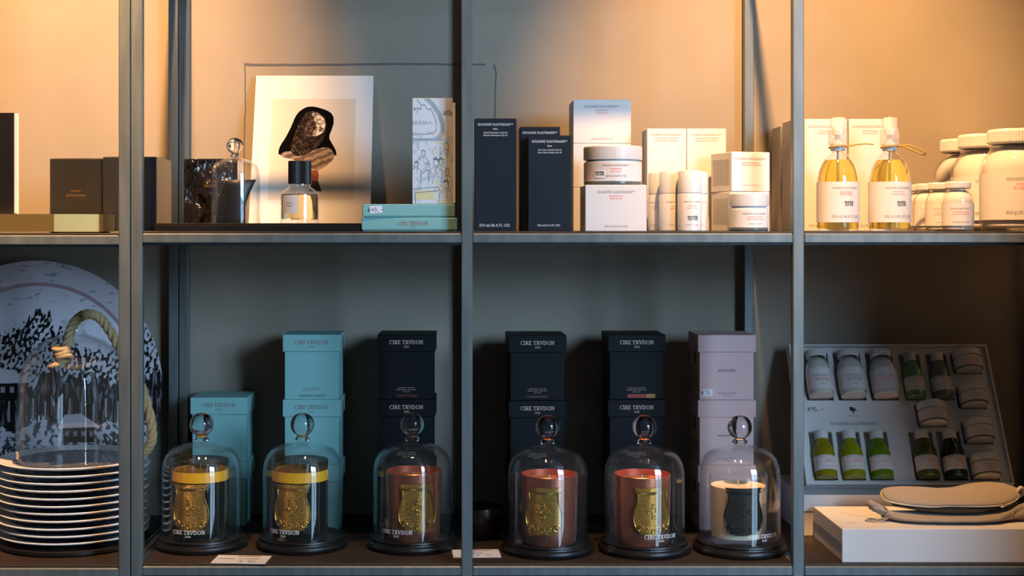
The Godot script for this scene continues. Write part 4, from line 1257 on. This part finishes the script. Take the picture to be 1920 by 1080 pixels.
func lower_right() -> void:
	# closed white gift box in front
	var o := thing("gift_box", "closed white gift box lying in front under the eye mask", "box", Vector3(935 * K, EYE + LOW_TOP * K, -121 * K))
	part(o, "body", box(424, 33, 210, 0.8), M.white_card, Vector3(0, 0, -2))
	var st := begin()
	add_box(st, Vector3(0, 33.2, -2), 428, 30, 211, 1.0)
	add_box(st, Vector3(0, 0.3, 105.6), 428, 62.9, 4, 0.6)
	part(o, "lid", done(st), M.white_card)
	part(o, "lettering", pen_mesh("€95,-", 6, 0.1), M.rust_ink, Vector3(-174, 63.5, 52), Vector3(-90, 0, 0))
	var s := thing("gift_box", "white box standing behind, carrying the open gift set", "box", Vector3(915 * K, EYE + LOW_TOP * K, -355 * K))
	part(s, "body", box(426, 50, 226, 0.8), M.white_card)
	st = begin()
	add_box(st, Vector3(0, 50.2, 0), 430, 34.6, 230, 1.0)
	part(s, "lid", done(st), M.white_card)
	# the open gift set leaning back on it
	var frame := Transform3D(Basis(Vector3(1, 0, 0), deg_to_rad(-LEAN)), Vector3(935 * K, EYE + (LOW_TOP + 92.6) * K, -288 * K))
	var g := thing("gift_set_tray", "open white gift set tray of small bottles leaning against the wall", "gift set", frame.origin)
	g.basis = frame.basis
	part(g, "back_panel", box(432, 318, 3, 0.5), M.white_card, Vector3(0, 0, -14))
	for w in [[0, 0, 432, 4], [0, 314, 432, 4]]:
		part(g, "side_wall", box(w[2], w[3], 27, 0.5), M.white_card, Vector3(w[0], w[1], 1))
	for w in [-214.0, 214.0]:
		part(g, "side_wall", box(4, 310, 27, 0.5), M.white_card, Vector3(w, 4, 1))
	var insert := CSGCombiner3D.new()
	insert.name = "insert"
	insert.material_override = M.white_card
	g.add_child(insert)
	var slabb := CSGBox3D.new()
	slabb.name = "insert_sheet"
	slabb.size = Vector3(423, 309, 14) * K
	slabb.position = Vector3(0, 159, -2) * K
	insert.add_child(slabb)
	var set_group := "bottles and jars in the open gift set"
	var green := solid_glass(Color(0.62, 0.86, 0.66), 0.35, 0.05, 0.05)
	var grey := solid_glass(Color(0.62, 0.64, 0.60), 0.45, 0.05, 0.05)
	var oil_a := solid_glass(Color(0.72, 0.66, 0.10), 0.45, 0.05, 0.04)
	var oil_b := solid_glass(Color(0.72, 0.74, 0.12), 0.45, 0.05, 0.04)
	var oil_c := solid_glass(Color(0.50, 0.66, 0.10), 0.45, 0.05, 0.04)
	var oil_d := solid_glass(Color(0.42, 0.44, 0.08), 0.5, 0.05, 0.04)
	var oil_e := solid_glass(Color(0.12, 0.20, 0.10), 0.7, 0.05, 0.04)
	var rows_jar := [["SUSANNE KAUFMANN", 38, 42, M.grey_ink], ["Badesalz pflegend", 32, 35, M.coral_ink], ["Bath Salt caring", 32, 31, M.coral_ink], ["70 g", 8, 22, M.grey_ink]]
	var rows_teal := rows_jar.duplicate(true)
	var teal_ink := mat(Color(0.2, 0.48, 0.47), 0.7)
	rows_teal[1][3] = teal_ink
	rows_teal[2][3] = teal_ink
	for it in [["jar", 1532, 672, 758, 48, "white powder jar in the gift set, closest to the post", null], ["jar_teal", 1592, 672, 758, 50, "powder jar with teal lettering in the gift set", null], ["jar", 1653, 672, 758, 50, "powder jar next to the pale green bottle in the gift set", null],
			["bottle", 1710, 674, 758, 38, "pale green bottle in the gift set", green], ["bottle", 1761, 674, 758, 38, "grey bottle beside the round pots in the gift set", grey],
			["oil", 1543, 820, 908, 41, "amber oil bottle at the lower left of the gift set", oil_a], ["oil", 1595, 820, 908, 41, "yellow oil bottle, second in the bottom row of the gift set", oil_b], ["oil", 1647, 820, 908, 41, "lime green oil bottle, third in the bottom row of the gift set", oil_c], ["leaf", 1732, 820, 908, 42, "olive oil bottle holding brown herbs in the gift set", oil_d], ["leaf", 1784, 820, 908, 42, "darkest oil bottle full of herbs in the gift set", oil_e],
			["pot", 1810, 672, 709, 52, "round cream pot at the top right corner of the gift set", null], ["pot", 1820, 737, 774, 52, "round cream pot, second down the right side of the gift set", null], ["pot", 1744, 769, 808, 52, "round cream pot standing apart in the middle of the gift set", null], ["pot", 1831, 802, 840, 52, "round cream pot, third down the right side of the gift set", null], ["pot", 1843, 867, 908, 52, "round cream pot at the bottom right corner of the gift set", null]]:
		var foot := on_panel(it[1], it[3])
		var head := on_panel(it[1], it[2])
		var h := head.y - foot.y
		var w: float = it[4] / 0.9
		var mid_x := (foot.x + head.x) / 2
		var hole := CSGBox3D.new()
		hole.name = "recess"
		hole.operation = CSGShape3D.OPERATION_SUBTRACTION
		hole.size = Vector3(w + 4, h + 4, 30) * K
		hole.position = Vector3(mid_x, foot.y + h / 2, 4) * K
		insert.add_child(hole, true)
		var lift := -11.5 + w / 2
		var at := frame * Transform3D(Basis.IDENTITY, Vector3(mid_x, foot.y, lift) * K)
		match it[0]:
			"jar", "jar_teal":
				var j := powder_jar(it[5], at.origin, w / 2, h, 0.0, set_group, rows_teal if it[0] == "jar_teal" else rows_jar)
				j.basis = at.basis
			"bottle", "oil", "leaf":
				oil_bottle(it[5], at, w, h, it[6], set_group, it[0] == "leaf")
			"pot":
				var j := cream_jar(it[5], at.origin, w / 2, h, 0.0, set_group, [["SUSANNE KAUFMANN", 34, h * 0.42, M.grey_ink], ["Gesichtscreme", 30, h * 0.3, M.coral_ink], ["Face Cream", 24, h * 0.2, M.coral_ink]])
				j.basis = at.basis
	var c := on_panel(1601, 803)
	part(g, "lettering", text_mesh("SUSANNE KAUFMANN™", 100), M.ink_black, Vector3(c.x, c.y, 5.3))
	c = on_panel(1600, 789)
	part(g, "lettering", text_mesh("by nature", 20), M.ink_black, Vector3(c.x, c.y, 5.3))
	c = on_panel(1599, 778)
	part(g, "emblem", prism(PackedVector2Array([Vector2(-8, 6), Vector2(-3, 8), Vector2(3, 5), Vector2(9, 0), Vector2(3, -1), Vector2(1, -5), Vector2(2, -9), Vector2(0, -9), Vector2(-1, -3), Vector2(-6, 0)]), 0.3), M.ink_black, Vector3(c.x, c.y, 5.1), Vector3.ZERO, "small black bird emblem")
	c = on_panel(1529, 776)
	part(g, "handwriting", pen_mesh("€95,-", 9, 0.12), M.pen, Vector3(c.x, c.y, 5.4))
	eye_mask()

func ring_at(x: float, y: float, z: float, ry: float, rz: float, tilt: float, n := 20, pinch := 0.0) -> Array:
	var out := []
	for k in n:
		var f := TAU * k / n
		var wave := 1.0 + pinch * sin(f * 5.0 + x * 0.35)
		out.append(Vector3(x, y, z) + Vector3(0, ry * sin(f) * wave, rz * cos(f) * wave).rotated(Vector3(1, 0, 0), tilt))
	return out

func eye_mask() -> void:
	var top := LOW_TOP + 64.0
	# the pouch lies on the box: a soft flat bag with gathered ends
	var o := thing("felt_pouch", "grey felt drawstring pouch lying on the closed gift box", "pouch", Vector3(950 * K, EYE + top * K, -95 * K))
	var rings := []
	for q in [[-158, 32, 8, 13, 0.30], [-150, 29, 9, 14, 0.28], [-140, 24, 9, 11, 0.22], [-128, 17, 8, 9, 0.12], [-116, 11, 8, 16, 0.05], [-100, 9, 8.5, 30, 0.03], [-70, 8.5, 8, 42, 0], [-20, 8, 7.5, 46, 0], [40, 8.5, 8, 46, 0], [80, 10, 9.5, 38, 0.03], [104, 13, 11, 24, 0.08], [120, 16, 13, 16, 0.16], [134, 18, 15, 14, 0.22], [144, 18, 14, 11, 0.3], [150, 16, 9, 7, 0.3]]:
		rings.append(ring_at(q[0], q[1], 10.0, q[2], q[3], 0.0, 30, q[4]))
	part(o, "bag", loft(rings), M.felt)
	var st := begin()
	for e in [-126.0, 112.0]:
		var band := []
		for k in 25:
			var f := TAU * k / 24
			band.append(Vector3(e + 2 * sin(f * 3), (16.0 if e < 0 else 14.5) + 10.5 * sin(f), 10 + (11.5 if e < 0 else 20.0) * cos(f)))
		add_tube(st, band, 1.6, 6, 1 if e < 0 else 2)
	add_tube(st, curve_points([Vector3(-124, 8, 22), Vector3(-140, 3, 28), Vector3(-158, 2, 24), Vector3(-166, 2, 14), Vector3(-150, 2.5, 18), Vector3(-126, 8, 18)], 24), 1.4, 6, 3)
	part(o, "drawstring", done(st), M.felt)
	# the mask lies on the pouch, its far edge raised
	var m := thing("eye_mask", "padded grey felt eye mask with satin piping resting on the pouch", "eye mask", Vector3(950 * K, EYE + (top + 25.5) * K, -104 * K))
	var edge_front := []
	var edge_back := []
	rings = []
	for q in [[-126, 18, 6, 8], [-122, 19, 8, 18], [-110, 20, 9, 28], [-80, 19, 9.5, 36], [-40, 17, 9.5, 38], [-10, 16.5, 9, 34], [20, 17, 9, 36], [60, 21, 10, 44], [95, 24, 10.5, 44], [118, 26, 10, 34], [132, 27, 8, 20], [137, 28, 6, 8]]:
		var tilt := 0.30
		rings.append(ring_at(q[0], q[1], 0.0, q[2], q[3], tilt, 28))
		var reach := Vector3(0, -q[2] * 0.25, q[3] * 0.97).rotated(Vector3(1, 0, 0), tilt)
		edge_front.append(Vector3(q[0], q[1], 0) + reach)
		edge_back.append(Vector3(q[0], q[1], 0) + Vector3(0, 0, -q[3] * 0.98).rotated(Vector3(1, 0, 0), tilt))
	part(m, "pad", loft(rings), M.felt)
	edge_back.reverse()
	st = begin()
	add_tube(st, curve_points(edge_front + edge_back + [edge_front[0]], 140), 2.0, 8, 1)
	part(m, "piping", done(st), M.satin)
	st = begin()
	add_tube(st, curve_points([Vector3(130, 26, 10), Vector3(140, 36, 8), Vector3(146, 30, 4), Vector3(142, 20, 2), Vector3(132, 22, 0)], 20), 4.0, 8, 1)
	part(m, "strap", done(st), M.satin)
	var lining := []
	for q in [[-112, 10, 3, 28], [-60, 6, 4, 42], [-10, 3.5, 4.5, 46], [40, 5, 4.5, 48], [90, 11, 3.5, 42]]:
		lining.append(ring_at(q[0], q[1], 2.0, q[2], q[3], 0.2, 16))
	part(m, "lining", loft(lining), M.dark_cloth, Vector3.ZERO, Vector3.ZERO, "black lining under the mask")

func _ready() -> void:
	set_materials()
	set_stage()
	M.grey_glass = mat(Color(0.35, 0.36, 0.36), 0.12)
	build_room()
	shelving("steel shelving unit on the left, cut off by the picture's edge", [-1250.0, -629.5], 3.5)
	shelving("long steel shelving unit with the middle and right bays", [-606.5, 13.5, 635.5, 1257.5], 0.0)
	upper_left()
	upper_middle()
	upper_right()
	lower_left()
	lower_middle()
	lower_right()
